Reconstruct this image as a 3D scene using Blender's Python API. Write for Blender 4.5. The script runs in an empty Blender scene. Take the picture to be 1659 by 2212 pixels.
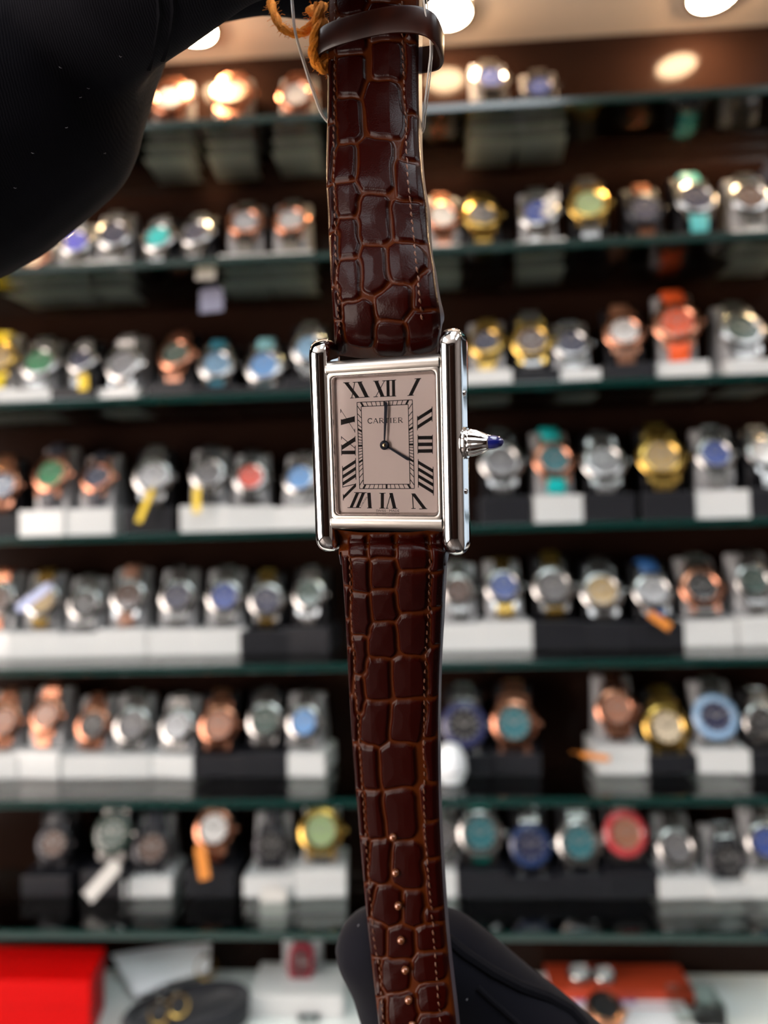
import bpy, bmesh, math, random
import numpy as np
from mathutils import Matrix, Vector, noise
from mathutils.bvhtree import BVHTree

# ------------------------------------------------------------------ camera
FPX, CX, CY = 1600.0, 829.5, 1106.0
YAW, PITCH, ROLL = 0.0582836, 0.0462, -0.0250052
EYE = np.array([0.0, 0.0, 1.5])
_cy, _sy, _cp, _sp = math.cos(YAW), math.sin(YAW), math.cos(PITCH), math.sin(PITCH)
_f = np.array([-_sy*_cp, _cy*_cp, _sp]); _r = np.array([_cy, _sy, 0.0]); _u = np.cross(_r, _f)
_cr, _sr = math.cos(ROLL), math.sin(ROLL)
CR, CU, CF = _cr*_r + _sr*_u, -_sr*_r + _cr*_u, _f
M_CAM = Matrix(((CR[0], CU[0], -CF[0], EYE[0]), (CR[1], CU[1], -CF[1], EYE[1]), (CR[2], CU[2], -CF[2], EYE[2]), (0, 0, 0, 1)))

scene = bpy.context.scene
col = scene.collection
cam_data = bpy.data.cameras.new('camera')
cam = bpy.data.objects.new('camera', cam_data); col.objects.link(cam)
cam.matrix_world = M_CAM
cam_data.sensor_fit = 'VERTICAL'; cam_data.sensor_height = 36.0
cam_data.lens = 36.0*FPX/2212.0
cam_data.clip_start = 0.01; cam_data.clip_end = 20
cam_data.dof.use_dof = True
cam_data.dof.focus_distance = 0.1155
cam_data.dof.aperture_fstop = cam_data.lens/2.15
scene.camera = cam
try:
    scene.cycles.transparent_max_bounces = 24
    scene.cycles.sample_clamp_indirect = 6.0
except Exception:
    pass

# ------------------------------------------------------------------ light and exposure
scene.view_settings.view_transform = 'Standard'
scene.view_settings.look = 'None'
scene.view_settings.gamma = 1.0
scene.view_settings.use_curve_mapping = False
scene.view_settings.exposure = 0.4
world = bpy.data.worlds.new('world'); scene.world = world; world.use_nodes = True
world.node_tree.nodes['Background'].inputs[0].default_value = (0.5, 0.55, 0.65, 1)
world.node_tree.nodes['Background'].inputs[1].default_value = 0.05
PUCK_POWER = 190.0
PANEL_POWER = 6.5
FILL_PANEL_POWER = 9.0  # glow of the fill panels added on the left wall
PUCK_COL = (1.0, 0.66, 0.38)
PANEL_COL = (0.88, 0.94, 1.0)

# ------------------------------------------------------------------ helpers
def ray(x, y):
    return CF + (x-CX)/FPX*CR - (y-CY)/FPX*CU
def at_depth(x, y, d):                       # point seen at a pixel, at distance d along the view
    return EYE + ray(x, y)*d
def at_Y(x, y, Y):
    r = ray(x, y); return EYE + r*(Y/r[1])
def at_Z(x, y, Z):
    r = ray(x, y); return EYE + r*((Z-EYE[2])/r[2])

def mat(name, color=(0.5, 0.5, 0.5), rough=0.5, metal=0.0, coat=0.0, spec=0.5, noise_amt=0.0, noise_scale=80.0, bump=0.0, bump_scale=400.0, emit=None, emit_s=0.0, trans=0.0, sheen=0.0):
    m = bpy.data.materials.new(name); m.use_nodes = True
    nt = m.node_tree; b = nt.nodes['Principled BSDF']
    b.inputs['Base Color'].default_value = (*color, 1)
    b.inputs['Roughness'].default_value = rough; b.inputs['Metallic'].default_value = metal
    b.inputs['Coat Weight'].default_value = coat; b.inputs['Specular IOR Level'].default_value = spec
    b.inputs['Coat Roughness'].default_value = 0.06
    if trans: b.inputs['Transmission Weight'].default_value = trans
    if sheen:
        b.inputs['Sheen Weight'].default_value = sheen; b.inputs['Sheen Roughness'].default_value = 0.4
    if emit:
        b.inputs['Emission Color'].default_value = (*emit, 1); b.inputs['Emission Strength'].default_value = emit_s
    if noise_amt or bump:
        tc = nt.nodes.new('ShaderNodeTexCoord')
    if noise_amt:
        n = nt.nodes.new('ShaderNodeTexNoise'); n.inputs['Scale'].default_value = noise_scale
        mx = nt.nodes.new('ShaderNodeMix'); mx.data_type = 'RGBA'
        nt.links.new(tc.outputs['Object'], n.inputs['Vector'])
        nt.links.new(n.outputs['Fac'], mx.inputs['Factor'])
        mx.inputs['A'].default_value = (*[max(0, c*(1-noise_amt)) for c in color], 1)
        mx.inputs['B'].default_value = (*[min(1, c*(1+noise_amt)) for c in color], 1)
        nt.links.new(mx.outputs['Result'], b.inputs['Base Color'])
    if bump:
        n2 = nt.nodes.new('ShaderNodeTexNoise'); n2.inputs['Scale'].default_value = bump_scale
        bp = nt.nodes.new('ShaderNodeBump'); bp.inputs['Strength'].default_value = bump; bp.inputs['Distance'].default_value = 0.0003
        nt.links.new(tc.outputs['Object'], n2.inputs['Vector'])
        nt.links.new(n2.outputs['Fac'], bp.inputs['Height']); nt.links.new(bp.outputs['Normal'], b.inputs['Normal'])
    return m

def glass_mat(name, tint, ior=1.5, rough=0.02):
    m = bpy.data.materials.new(name); m.use_nodes = True; nt = m.node_tree
    for n in list(nt.nodes):
        if n.type != 'OUTPUT_MATERIAL': nt.nodes.remove(n)
    out = nt.nodes['Material Output']
    t = nt.nodes.new('ShaderNodeBsdfTransparent'); t.inputs['Color'].default_value = (*tint, 1)
    g = nt.nodes.new('ShaderNodeBsdfGlossy'); g.inputs['Roughness'].default_value = rough
    fr = nt.nodes.new('ShaderNodeFresnel'); fr.inputs['IOR'].default_value = ior
    mx = nt.nodes.new('ShaderNodeMixShader')
    nt.links.new(fr.outputs[0], mx.inputs[0]); nt.links.new(t.outputs[0], mx.inputs[1]); nt.links.new(g.outputs[0], mx.inputs[2])
    nt.links.new(mx.outputs[0], out.inputs['Surface'])
    return m

class MB:
    def __init__(s): s.v = []; s.f = []
    def add(s, vs, fs):
        o = len(s.v); s.v += [tuple(map(float, p)) for p in vs]; s.f += [tuple(i+o for i in q) for q in fs]; return s
    def box(s, a, b):
        (x0, y0, z0), (x1, y1, z1) = a, b
        return s.add([(x0,y0,z0),(x1,y0,z0),(x1,y1,z0),(x0,y1,z0),(x0,y0,z1),(x1,y0,z1),(x1,y1,z1),(x0,y1,z1)],
                     [(3,2,1,0),(4,5,6,7),(0,1,5,4),(1,2,6,5),(2,3,7,6),(3,0,4,7)])
    def prism(s, poly, z0, z1):               # polygon in xy
        n = len(poly)
        return s.add([(x, y, z0) for x, y in poly]+[(x, y, z1) for x, y in poly],
                     [tuple(range(n))[::-1], tuple(range(n, 2*n))]+[(i, (i+1) % n, n+(i+1) % n, n+i) for i in range(n)])
    def lathe(s, prof, n=32, axis='z', close=False):   # (r, h)
        vs = []; m = len(prof)
        for i in range(n):
            a = 2*math.pi*i/n; c, q = math.cos(a), math.sin(a)
            for r, h in prof:
                vs.append((r*c, r*q, h) if axis == 'z' else (h, r*c, r*q))
        fs = []
        for i in range(n):
            j = (i+1) % n
            for k in range(m if close else m-1):
                l = (k+1) % m
                fs.append((i*m+k, j*m+k, j*m+l, i*m+l))
        if not close:
            fs.append(tuple(i*m for i in range(n))[::-1]); fs.append(tuple(i*m+m-1 for i in range(n)))
        return s.add(vs, fs)
    def tube(s, pts, r, n=8):
        pts = [Vector(p) for p in pts]; rs = r if hasattr(r, '__len__') else [r]*len(pts)
        vs = []; up = None
        for i, p in enumerate(pts):
            t = (pts[min(i+1, len(pts)-1)]-pts[max(i-1, 0)]).normalized()
            if up is None:
                up = t.orthogonal().normalized()
            up = (up - t*up.dot(t)).normalized(); b = t.cross(up)
            for k in range(n):
                a = 2*math.pi*k/n; vs.append(p+(up*math.cos(a)+b*math.sin(a))*rs[i])
        fs = [(i*n+k, i*n+(k+1) % n, (i+1)*n+(k+1) % n, (i+1)*n+k) for i in range(len(pts)-1) for k in range(n)]
        fs += [tuple(range(n))[::-1], tuple(range((len(pts)-1)*n, len(pts)*n))]
        return s.add(vs, fs)
    def xf(s, M):
        s.v = [tuple(M @ Vector(p)) for p in s.v]; return s
    def mesh(s, name, smooth=False, bevel=0.0, seg=2):
        me = bpy.data.meshes.new(name); me.from_pydata(s.v, [], s.f)
        bm = bmesh.new(); bm.from_mesh(me)
        if bevel:
            es = [e for e in bm.edges if len(e.link_faces) == 2 and e.calc_face_angle(0) > 0.5]
            bmesh.ops.bevel(bm, geom=es, offset=bevel, segments=seg, profile=0.5, affect='EDGES', clamp_overlap=True)
        bmesh.ops.recalc_face_normals(bm, faces=bm.faces); bm.to_mesh(me); bm.free()
        if smooth:
            me.shade_smooth()
            me.set_sharp_from_angle(angle=0.7)
        return me

def link(name, me, m=None, parent=None):
    o = bpy.data.objects.new(name, me); col.objects.link(o)
    if m is not None:
        if len(me.materials) == 0: me.materials.append(None)
        o.material_slots[0].link = 'OBJECT'; o.material_slots[0].material = m
    if parent is not None: o.parent = parent
    return o
def tag(o, label=None, cat=None, group=None, kind=None):
    if label: o['label'] = label
    if cat: o['category'] = cat
    if group: o['group'] = group
    if kind: o['kind'] = kind
    return o
def empty(name, M):
    o = bpy.data.objects.new(name, None); col.objects.link(o); o.empty_display_size = 0.01
    o.matrix_world = M if isinstance(M, Matrix) else Matrix.Translation(Vector(M)); return o
def catmull(P, n):                            # resample rows of values through all points
    P = np.array(P, float); m = len(P); out = []
    for t in np.linspace(0, m-1-1e-9, n):
        i = int(t); u = t-i
        p0, p1, p2, p3 = P[max(i-1, 0)], P[i], P[i+1], P[min(i+2, m-1)]
        out.append(0.5*((2*p1)+(-p0+p2)*u+(2*p0-5*p1+4*p2-p3)*u*u+(-p0+3*p1-3*p2+p3)*u**3))
    return np.array(out)
ORD = ['first', 'second', 'third', 'fourth', 'fifth', 'sixth', 'seventh', 'eighth', 'ninth', 'tenth', 'eleventh', 'twelfth', 'thirteenth', 'fourteenth', 'fifteenth', 'sixteenth']

# ------------------------------------------------------------------ materials
M = {}
M['steel'] = mat('brushed_steel', (0.41, 0.405, 0.395), 0.23, 1)
M['rose'] = mat('rose_gold', (0.47, 0.21, 0.13), 0.23, 1)
M['gold'] = mat('yellow_gold', (0.54, 0.35, 0.09), 0.23, 1)
M['blackmetal'] = mat('black_metal', (0.03, 0.03, 0.035), 0.3, 0.6)
M['white_acrylic'] = mat('white_acrylic', (0.56, 0.565, 0.56), 0.3, coat=0.2)
M['grey_acrylic'] = mat('frosted_acrylic', (0.33, 0.33, 0.34), 0.28, coat=0.25)
M['black_acrylic'] = mat('black_acrylic', (0.007, 0.007, 0.009), 0.4, spec=.25)
M['slate_acrylic'] = mat('slate_acrylic', (0.009, 0.009, 0.012), 0.45, spec=.3)
M['pane'] = glass_mat('shelf_glass', (0.93, 0.97, 0.955))
M['edge'] = mat('glass_edge_green', (0.0018, 0.020, 0.017), 0.15, coat=0.3)
M['panel'] = mat('dark_brown_laminate', (0.014, 0.0065, 0.0045), 0.12, noise_amt=0.5, noise_scale=6, spec=0.08)
M['soffit'] = mat('beige_soffit', (0.62, 0.5, 0.4), 0.6, noise_amt=0.04, noise_scale=3)
M['marker'] = mat('pale_markers', (0.75, 0.75, 0.73), 0.25, 0.6)

# ------------------------------------------------------------------ the room
Y_NEAR, Y_FAR = 0.613, 0.731
Y_BACK = 0.735
SHELF_Z = [1.5+z for z in (0.3728, 0.2505, 0.1330, 0.0160, -0.0957, -0.2060, -0.3126)]
Z_SOFFIT = at_Y(940, 100, Y_BACK)[2]
Z_COUNTER = at_Y(1400, 2101, Y_BACK)[2]
X0, X1 = -0.95, 0.345
def struct(name, b, m, **k):
    return tag(link(name, b.mesh(name, **k), m), kind='structure')
struct('wall_back', MB().box((X0, Y_BACK, 0), (X1+.02, Y_BACK+0.02, 2.7)), M['panel'])
struct('wall_cabinet_side', MB().box((X0-0.03, 0.42, 0), (X0, Y_BACK+0.03, 2.7)), M['panel'])
struct('ceiling_soffit', MB().box((X0, 0.46, Z_SOFFIT), (X1+.02, Y_BACK, Z_SOFFIT+0.05)), M['soffit'])
struct('trim_fascia', MB().box((X0, 0.44, Z_SOFFIT), (X1, 0.46, 2.7)), M['soffit'])
wall_m = mat('grey_shop_wall', (0.16, 0.14, 0.13), 0.6, noise_amt=0.1, noise_scale=2)
struct('floor', MB().box((-2.2, -3.2, -0.05), (2.2, 4.4, 0)), mat('dark_tile_floor', (0.07, 0.06, 0.055), 0.25, noise_amt=0.2, noise_scale=3))
struct('ceiling', MB().box((-2.2, -3.2, 2.7), (2.2, 4.4, 2.75)), mat('white_ceiling', (0.7, 0.7, 0.7), 0.7, noise_amt=0.03, noise_scale=2))
struct('wall_left', MB().box((-2.25, -3.2, 0), (-2.2, 4.4, 2.7)), wall_m)
struct('wall_right', MB().box((2.2, -3.2, 0), (2.25, 4.4, 2.7)), wall_m)
struct('wall_far', MB().box((-2.2, 4.4, 0), (2.2, 4.45, 2.7)), wall_m)
struct('wall_front', MB().box((-2.2, -3.25, 0), (2.2, -3.2, 2.7)), M['panel'])
# counter under the shelves
cnt = struct('trim_counter', MB().box((X0, 0.36, Z_COUNTER-0.03), (X1, Y_BACK, Z_COUNTER)), mat('white_counter', (0.72, 0.76, 0.74), 0.18, coat=0.4), bevel=0.002)

# ceiling panels of the shop, the light by which the watch is seen
panel_diff = mat('panel_diffuser', (0.9, 0.9, 0.9), 0.6, emit=PANEL_COL, emit_s=PANEL_POWER)
alu = mat('white_aluminium', (0.7, 0.7, 0.7), 0.4, 0.3)
for i, (x, y) in enumerate([(-1.1, -0.1), (0.1, -0.1), (1.3, -0.1), (-1.1, -.85), (0.1, -.85), (1.3, -.85)]):
    e = tag(empty('ceiling_light', (x, y, 2.7)), 'square white ceiling light panel, %s of the shop ceiling' % ORD[i], 'light', 'shop ceiling light panels')
    link('frame', MB().box((-.31, -.31, -.012), (.31, -.29, 0)).box((-.31, .29, -.012), (.31, .31, 0)).box((-.31, -.29, -.012), (-.29, .29, 0)).box((.29, -.29, -.012), (.31, .29, 0)).mesh('frame'), alu, e)
    link('diffuser', MB().box((-.29, -.29, -.008), (.29, .29, -.001)).mesh('diffuser'), panel_diff, e)
# window added beyond the cabinet so the case flank reflects pale blue
e = tag(empty('added_window_1', (2.2, 3.3, 1.4)), kind='structure')
flank_fill_m = mat('flank_fill_pane', (0.8, 0.85, 0.9), 0.3, emit=(0.72, 0.86, 1.0), emit_s=0.75)
for k in range(2):
    link('pane', MB().box((-.02, -1.0+k*0.95, -1.0), (-.01, -0.1+k*0.95, 1.0)).mesh('pane'), flank_fill_m, e)
link('added_window_frame', MB().box((-.04, -1.05, -1.06), (0, .92, -1.0)).box((-.04, -1.05, 1.0), (0, .92, 1.06)).box((-.04, -1.06, -1.0), (0, -1.0, 1.0)).box((-.04, -.1, -1.0), (0, -.05, 1.0)).box((-.04, .85, -1.0), (0, .92, 1.0)).mesh('added_window_frame'), alu, e)
# fill panels added on the left wall to brighten the held dial
fill_panel_m = mat('fill_panel_face', (0.9, 0.85, 0.8), 0.5, emit=(1.0, 0.86, 0.78), emit_s=FILL_PANEL_POWER)
for k, (x, w_) in enumerate([(-1.5, .42), (-.55, .42)]):
    e = tag(empty('added_fill_panel', Matrix.Translation((-2.2, x, 1.35)) @ Matrix.Rotation(-math.pi/2, 4, 'Z')), 'tall added fill panel on the left wall, %s along it' % ORD[k], 'light', 'added fill panels')
    link('frame', MB().box((-w_-.03, 0, -1.13), (w_+.03, .05, -1.1)).box((-w_-.03, 0, 1.1), (w_+.03, .05, 1.13)).box((-w_-.03, 0, -1.1), (-w_, .05, 1.1)).box((w_, 0, -1.1), (w_+.03, .05, 1.1)).mesh('frame'), alu, e)
    link('face', MB().box((-w_, .005, -1.1), (w_, .03, 1.1)).mesh('face'), fill_panel_m, e)

# soffit downlights
puck_m = mat('warm_diffuser', (1, 0.9, 0.8), 0.5, emit=PUCK_COL, emit_s=PUCK_POWER)
ring_m = mat('chrome_ring', (0.7, 0.68, 0.66), 0.2, 1)
p_mid, p_left, p_right = at_Z(968, 8, Z_SOFFIT), at_Z(415, 66, Z_SOFFIT), at_Z(1530, -12, Z_SOFFIT)
yl = (p_mid[1]+p_left[1]+p_right[1])/3
sp = (p_right[0]-p_left[0])/2
for i in range(-3, 4):
    nm = {-1: 'left hand downlight shining past the black glove', 0: 'middle downlight beside the brown strap', 1: 'right hand downlight at the top edge'}.get(i, 'downlight outside the picture, %s' % ORD[i+3])
    e = tag(empty('downlight', (p_mid[0]+i*sp, yl, Z_SOFFIT)), 'round warm '+nm, 'light', 'soffit downlights')
    link('housing', MB().lathe([(.020, 0), (.020, -.004), (.024, -.004), (.026, 0)], 32, close=True).mesh('housing', True), ring_m, e)
    link('diffuser', MB().lathe([(.0001, -.009), (.010, -.0085), (.016, -.0065), (.0199, -.0035), (.0199, -.0002)], 32).mesh('diffuser', True), puck_m, e)

# glass shelves
TH = 0.0065
for i, z in enumerate(SHELF_Z):
    e = tag(empty('glass_shelf', (0, Y_NEAR, z-TH)), 'long green-edged glass shelf, %s from the top' % ORD[i], 'shelf', 'glass display shelves')
    link('pane', MB().box((X0+.001, .0035, 0), (X1-.001, Y_FAR-Y_NEAR-.001, TH)).mesh('pane'), M['pane'], e)
    link('front_edge', MB().box((X0+.001, .0, 0), (X1-.001, .0034, TH)).mesh('front_edge', bevel=.0008), M['edge'], e)

# ------------------------------------------------------------------ display watches
DIALC = {}
def dial_mat(rgb):
    if rgb not in DIALC:
        DIALC[rgb] = mat('dial_enamel', rgb, 0.35, coat=0.5, noise_amt=0.12, noise_scale=200)
    return DIALC[rgb]
STRAPC = {}
def strap_mat(rgb):
    if rgb not in STRAPC:
        STRAPC[rgb] = mat('strap_rubber', rgb, 0.4, noise_amt=0.1, noise_scale=300)
    return STRAPC[rgb]

def tpl_case():
    b = MB().lathe([(.02, -.28), (.82, -.28), (.96, -.2), (.99, -.08), (.97, .0), (.7, .02), (.02, .02)], 40)
    for sx in (-1, 1):
        for sy in (-1, 1):
            b.prism([(sx*.36, sy*.8), (sx*.62, sy*.7), (sx*.66, sy*1.02), (sx*.58, sy*1.2), (sx*.46, sy*1.2)], -.22, -.04)
    return b.mesh('watch_case', True)
def tpl_bezel(fluted):
    n = 60 if fluted else 40
    prof = [(.66, -.01), (.66, .06), (.72, .12), (.90, .10), (1.0, .0), (.98, -.04)]
    b = MB().lathe(prof, n, close=True)
    if fluted:
        m = len(prof)
        b.v = [((x*1.03, y*1.03, z) if ((k//m) % 2 and k % m in (3, 4)) else (x, y, z)) for k, (x, y, z) in enumerate(b.v)]
    return b.mesh('watch_bezel', True)
def tpl_dial(): return MB().lathe([(.001, .02), (.68, .02), (.68, .04), (.001, .04)], 36).mesh('watch_dial', True)
def tpl_markers():
    b = MB()
    for k in range(12):
        q = MB().box((-.025 if k % 3 else -.04, .47, .04), (.025 if k % 3 else .04, .61, .06))
        q.xf(Matrix.Rotation(-k*math.pi/6, 4, 'Z')); b.add(q.v, q.f)
    return b.mesh('watch_markers')
def tpl_hand(l, w, a, z):
    q = MB().prism([(-w, -.1), (w, -.1), (w*1.2, l*.7), (0, l), (-w*1.2, l*.7)], z, z+.012)
    return q.xf(Matrix.Rotation(-math.radians(a), 4, 'Z')).mesh('watch_hand')
def tpl_crown(): return MB().lathe([(.01, .94), (.07, .94), (.07, 1.02), (.12, 1.03), (.13, 1.15), (.1, 1.18), (.01, 1.18)], 14, 'x').xf(Matrix.Translation((0, 0, -.1))).mesh('watch_crown', True)
UP = [(.80, -.10), (1.12, -.11), (1.46, -.16), (1.74, -.32), (1.88, -.62), (1.88, -1.0)]
DN = [(-.80, -.10), (-1.08, -.13), (-1.38, -.24), (-1.66, -.44), (-1.86, -.70)]
def tpl_bracelet(path, rows, t=.06):
    P = catmull(path, rows+1); b = MB()
    for i in range(rows):
        (y0, z0), (y1, z1) = P[i], P[i+1]
        d = np.array([y1-y0, z1-z0]); L = np.hypot(*d); d /= L; nrm = np.array([-d[1], d[0]])
        if (path[1][0]-path[0][0]) < 0: nrm = -nrm
        w = .46-.07*i/rows
        for a, c, h in ((-w, -w*.42, 0), (-w*.38, w*.38, .012), (w*.42, w, 0)):
            y0a, z0a = np.array([y0, z0])+d*.012; y1a, z1a = np.array([y1, z1])-d*.012
            pts = []
            for (yy, zz) in ((y0a, z0a), (y1a, z1a)):
                for s_ in (-t, t*.6+h):
                    pts.append((yy+nrm[0]*s_, zz+nrm[1]*s_))
            mid = np.array([(y0+y1)/2, (z0+z1)/2])+nrm*(t+h+.012)
            vs = []
            for x in (a, c):
                vs += [(x, *pts[0]), (x, *pts[1]), (x, *mid), (x, *pts[3]), (x, *pts[2])]
            b.add(vs, [(0, 1, 2, 3, 4), (9, 8, 7, 6, 5), (0, 5, 6, 1), (1, 6, 7, 2), (2, 7, 8, 3), (3, 8, 9, 4), (4, 9, 5, 0)])
    return b.mesh('watch_bracelet')
def tpl_strap(path, t=.07):
    P = catmull(path, 14); b = MB(); vs = []
    n = len(P)
    for i, (y, z) in enumerate(P):
        d = P[min(i+1, n-1)]-P[max(i-1, 0)]; d /= np.hypot(*d); nr = np.array([-d[1], d[0]])
        if (path[1][0]-path[0][0]) < 0: nr = -nr
        w = .45-.06*i/n
        for x, s_ in ((-w, -t), (-w, t*.4), (-w*.8, t), (w*.8, t), (w, t*.4), (w, -t)):
            vs.append((x, y+nr[0]*s_, z+nr[1]*s_))
    fs = [(i*6+k, i*6+(k+1) % 6, (i+1)*6+(k+1) % 6, (i+1)*6+k) for i in range(n-1) for k in range(6)]
    fs += [tuple(range(6)), tuple(range((n-1)*6, n*6))]
    return b.add(vs, fs).mesh('watch_strap', True)
T = dict(case=tpl_case(), bz=tpl_bezel(False), bzf=tpl_bezel(True), dial=tpl_dial(), mk=tpl_markers(),
         hh=tpl_hand(.38, .03, 305, .065), mh=tpl_hand(.56, .022, 60, .08), crown=tpl_crown(),
         bu=tpl_bracelet(UP, 9), bd=tpl_bracelet(DN, 9), su=tpl_strap(UP), sd=tpl_strap(DN))

# colours
NAVY, BLUE, SKY, PALEB, GREY, DARK, WHITE, CREAM = (.012, .016, .06), (.03, .07, .3), (.1, .28, .6), (.22, .4, .6), (.12, .12, .13), (.012, .012, .014), (.7, .7, .7), (.65, .55, .4)
GREEN, DGREEN, TEAL, TURQ, RED, BROWN, CHAMP, SILVER, VIOLET, ORANGE, ROSED, LGREEN = (.02, .2, .08), (.02, .06, .05), (.02, .14, .17), (.0, .55, .55), (.65, .06, .03), (.07, .03, .02), (.38, .26, .1), (.45, .47, .5), (.06, .07, .6), (.7, .1, .03), (.35, .15, .09), (.3, .42, .2)
NAMES = {NAVY: 'navy', BLUE: 'blue', SKY: 'bright blue', PALEB: 'pale blue', GREY: 'grey', DARK: 'black', WHITE: 'white', CREAM: 'cream', GREEN: 'green', DGREEN: 'dark green', TEAL: 'teal', TURQ: 'turquoise', RED: 'red', BROWN: 'brown', CHAMP: 'champagne', SILVER: 'silver', VIOLET: 'violet blue', ORANGE: 'orange', ROSED: 'rose', LGREEN: 'light green'}
S, G_, R_, K = 'steel', 'gold', 'rose', 'blackmetal'
# shelf rows: (x, y, diameter in photo px, case metal, dial, strap metal or colour, stand, bezel material or None)
ROWS = [
 [(368,212,92,R_,SILVER,R_,'w'),(500,200,98,R_,CREAM,R_,'w'),(640,205,84,R_,WHITE,R_,'w'),(1060,168,84,S,BLUE,S,'w'),(1165,188,76,K,BLUE,S,'w')],
 [(72,556,72,R_,CREAM,S,'w'),(163,522,76,S,VIOLET,S,'w'),(246,506,82,S,NAVY,S,'w'),(341,512,80,S,TURQ,S,'k'),(424,502,78,S,NAVY,S,'k'),(530,478,82,R_,SILVER,S,'w'),(628,474,82,R_,SILVER,S,'w'),(955,466,78,R_,WHITE,R_,'w'),(1040,464,86,G_,GREY,G_,'k'),(1162,458,88,S,BLUE,S,'w'),(1272,440,90,G_,LGREEN,S,'k'),(1393,452,82,K,NAVY,R_,'k'),(1503,428,90,S,NAVY,(.1,.5,.5),'k'),(1621,426,86,S,BROWN,S,'w')],
 [(-4,772,80,G_,CHAMP,(.8,.6,.0),'w'),(84,782,88,S,GREEN,S,'w'),(175,776,70,S,NAVY,S,'k'),(266,786,92,S,GREY,S,'w'),(380,764,86,R_,DGREEN,R_,'k'),(468,786,84,S,PALEB,(.05,.25,.35),'k'),(570,790,88,S,SKY,(.25,.55,.62),'k'),(668,752,82,S,PALEB,S,'k'),(1050,738,82,G_,NAVY,G_,'w'),(1148,736,90,G_,BROWN,S,'k'),(1234,742,84,S,NAVY,S,'w'),(1348,716,88,R_,WHITE,(.2,.09,.05),'k'),(1462,696,100,R_,ORANGE,(.75,.1,.02),'w'),(1604,712,96,S,DGREEN,S,'w')],
 [(4,1048,84,R_,NAVY,R_,'k'),(110,1024,90,R_,GREEN,(.02,.02,.03),'w'),(210,1030,78,R_,NAVY,(.02,.02,.03),'w'),(330,1030,88,S,SILVER,S,'k'),(450,1022,82,S,GREY,(.02,.02,.02),'w'),(541,1030,80,S,RED,(.02,.02,.02),'w'),(648,1032,80,S,SKY,S,'w'),(1083,996,94,S,GREY,S,'k'),(1197,992,92,R_,TEAL,(.0,.42,.42),'w'),(1304,996,96,S,GREY,S,'k'),(1428,986,100,G_,CHAMP,G_,'k'),(1545,980,82,S,BLUE,S,'w'),(1652,976,80,S,WHITE,S,'k')],
 [(-6,1292,80,S,BROWN,R_,'w'),(90,1296,82,S,CHAMP,G_,'w'),(182,1304,78,S,DARK,S,'w'),(276,1286,82,S,BROWN,(.3,.15,.1),'w'),(382,1288,80,S,NAVY,S,'w'),(484,1288,82,S,BLUE,S,'w'),(576,1296,80,S,NAVY,G_,'k'),(667,1284,76,S,DGREEN,S,'k'),(990,1274,74,S,BROWN,S,'w'),(1088,1266,82,S,BLUE,G_,'w'),(1195,1266,90,S,GREY,G_,'k'),(1300,1276,92,S,CHAMP,S,'k'),(1411,1276,86,S,SILVER,(.02,.1,.3),'k'),(1516,1268,92,R_,DARK,S,'w'),(1630,1256,80,S,DGREEN,S,'w')],
 [(6,1558,82,R_,ROSED,R_,'w'),(99,1544,78,R_,ROSED,R_,'w'),(200,1566,78,R_,DARK,R_,'w'),(285,1566,84,S,GREY,S,'w'),(381,1568,80,S,SILVER,S,'w'),(472,1566,86,R_,ROSED,R_,'k'),(573,1556,82,S,DGREEN,S,'k'),(656,1560,78,S,SKY,S,'w'),(1003,1566,96,S,DARK,S,'k',(.035,.04,.11)),(1110,1562,100,R_,TEAL,R_,'k'),(1332,1532,88,R_,ROSED,R_,'w'),(1440,1570,94,G_,CREAM,G_,'k'),(1546,1548,92,S,NAVY,S,'w',(.25,.4,.6)),(1648,1560,78,S,DARK,S,'k')],
 [(116,1822,80,K,BROWN,(.03,.03,.035),'k'),(244,1800,88,S,DGREEN,S,'k',(.03,.05,.04)),(328,1832,86,K,BROWN,(.02,.02,.03),'w'),(462,1790,88,R_,WHITE,R_,'k'),(586,1826,78,K,DARK,(.02,.02,.025),'w'),(693,1794,96,G_,LGREEN,S,'w'),(952,1806,84,S,GREY,S,'w'),(1037,1800,96,S,TEAL,(.0,.12,.1),'k'),(1146,1826,86,S,NAVY,S,'k',(.02,.04,.12)),(1251,1820,92,S,TEAL,S,'k'),(1352,1800,92,S,ROSED,S,'k',(.5,.05,.06)),(1463,1830,82,S,GREY,S,'w'),(1572,1856,78,K,DARK,S,'w'),(1656,1820,80,S,BLUE,S,'w')],
]
SHELFN = ['top', 'second', 'third', 'fourth', 'fifth', 'sixth', 'seventh']
rng = random.Random(5)
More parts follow.
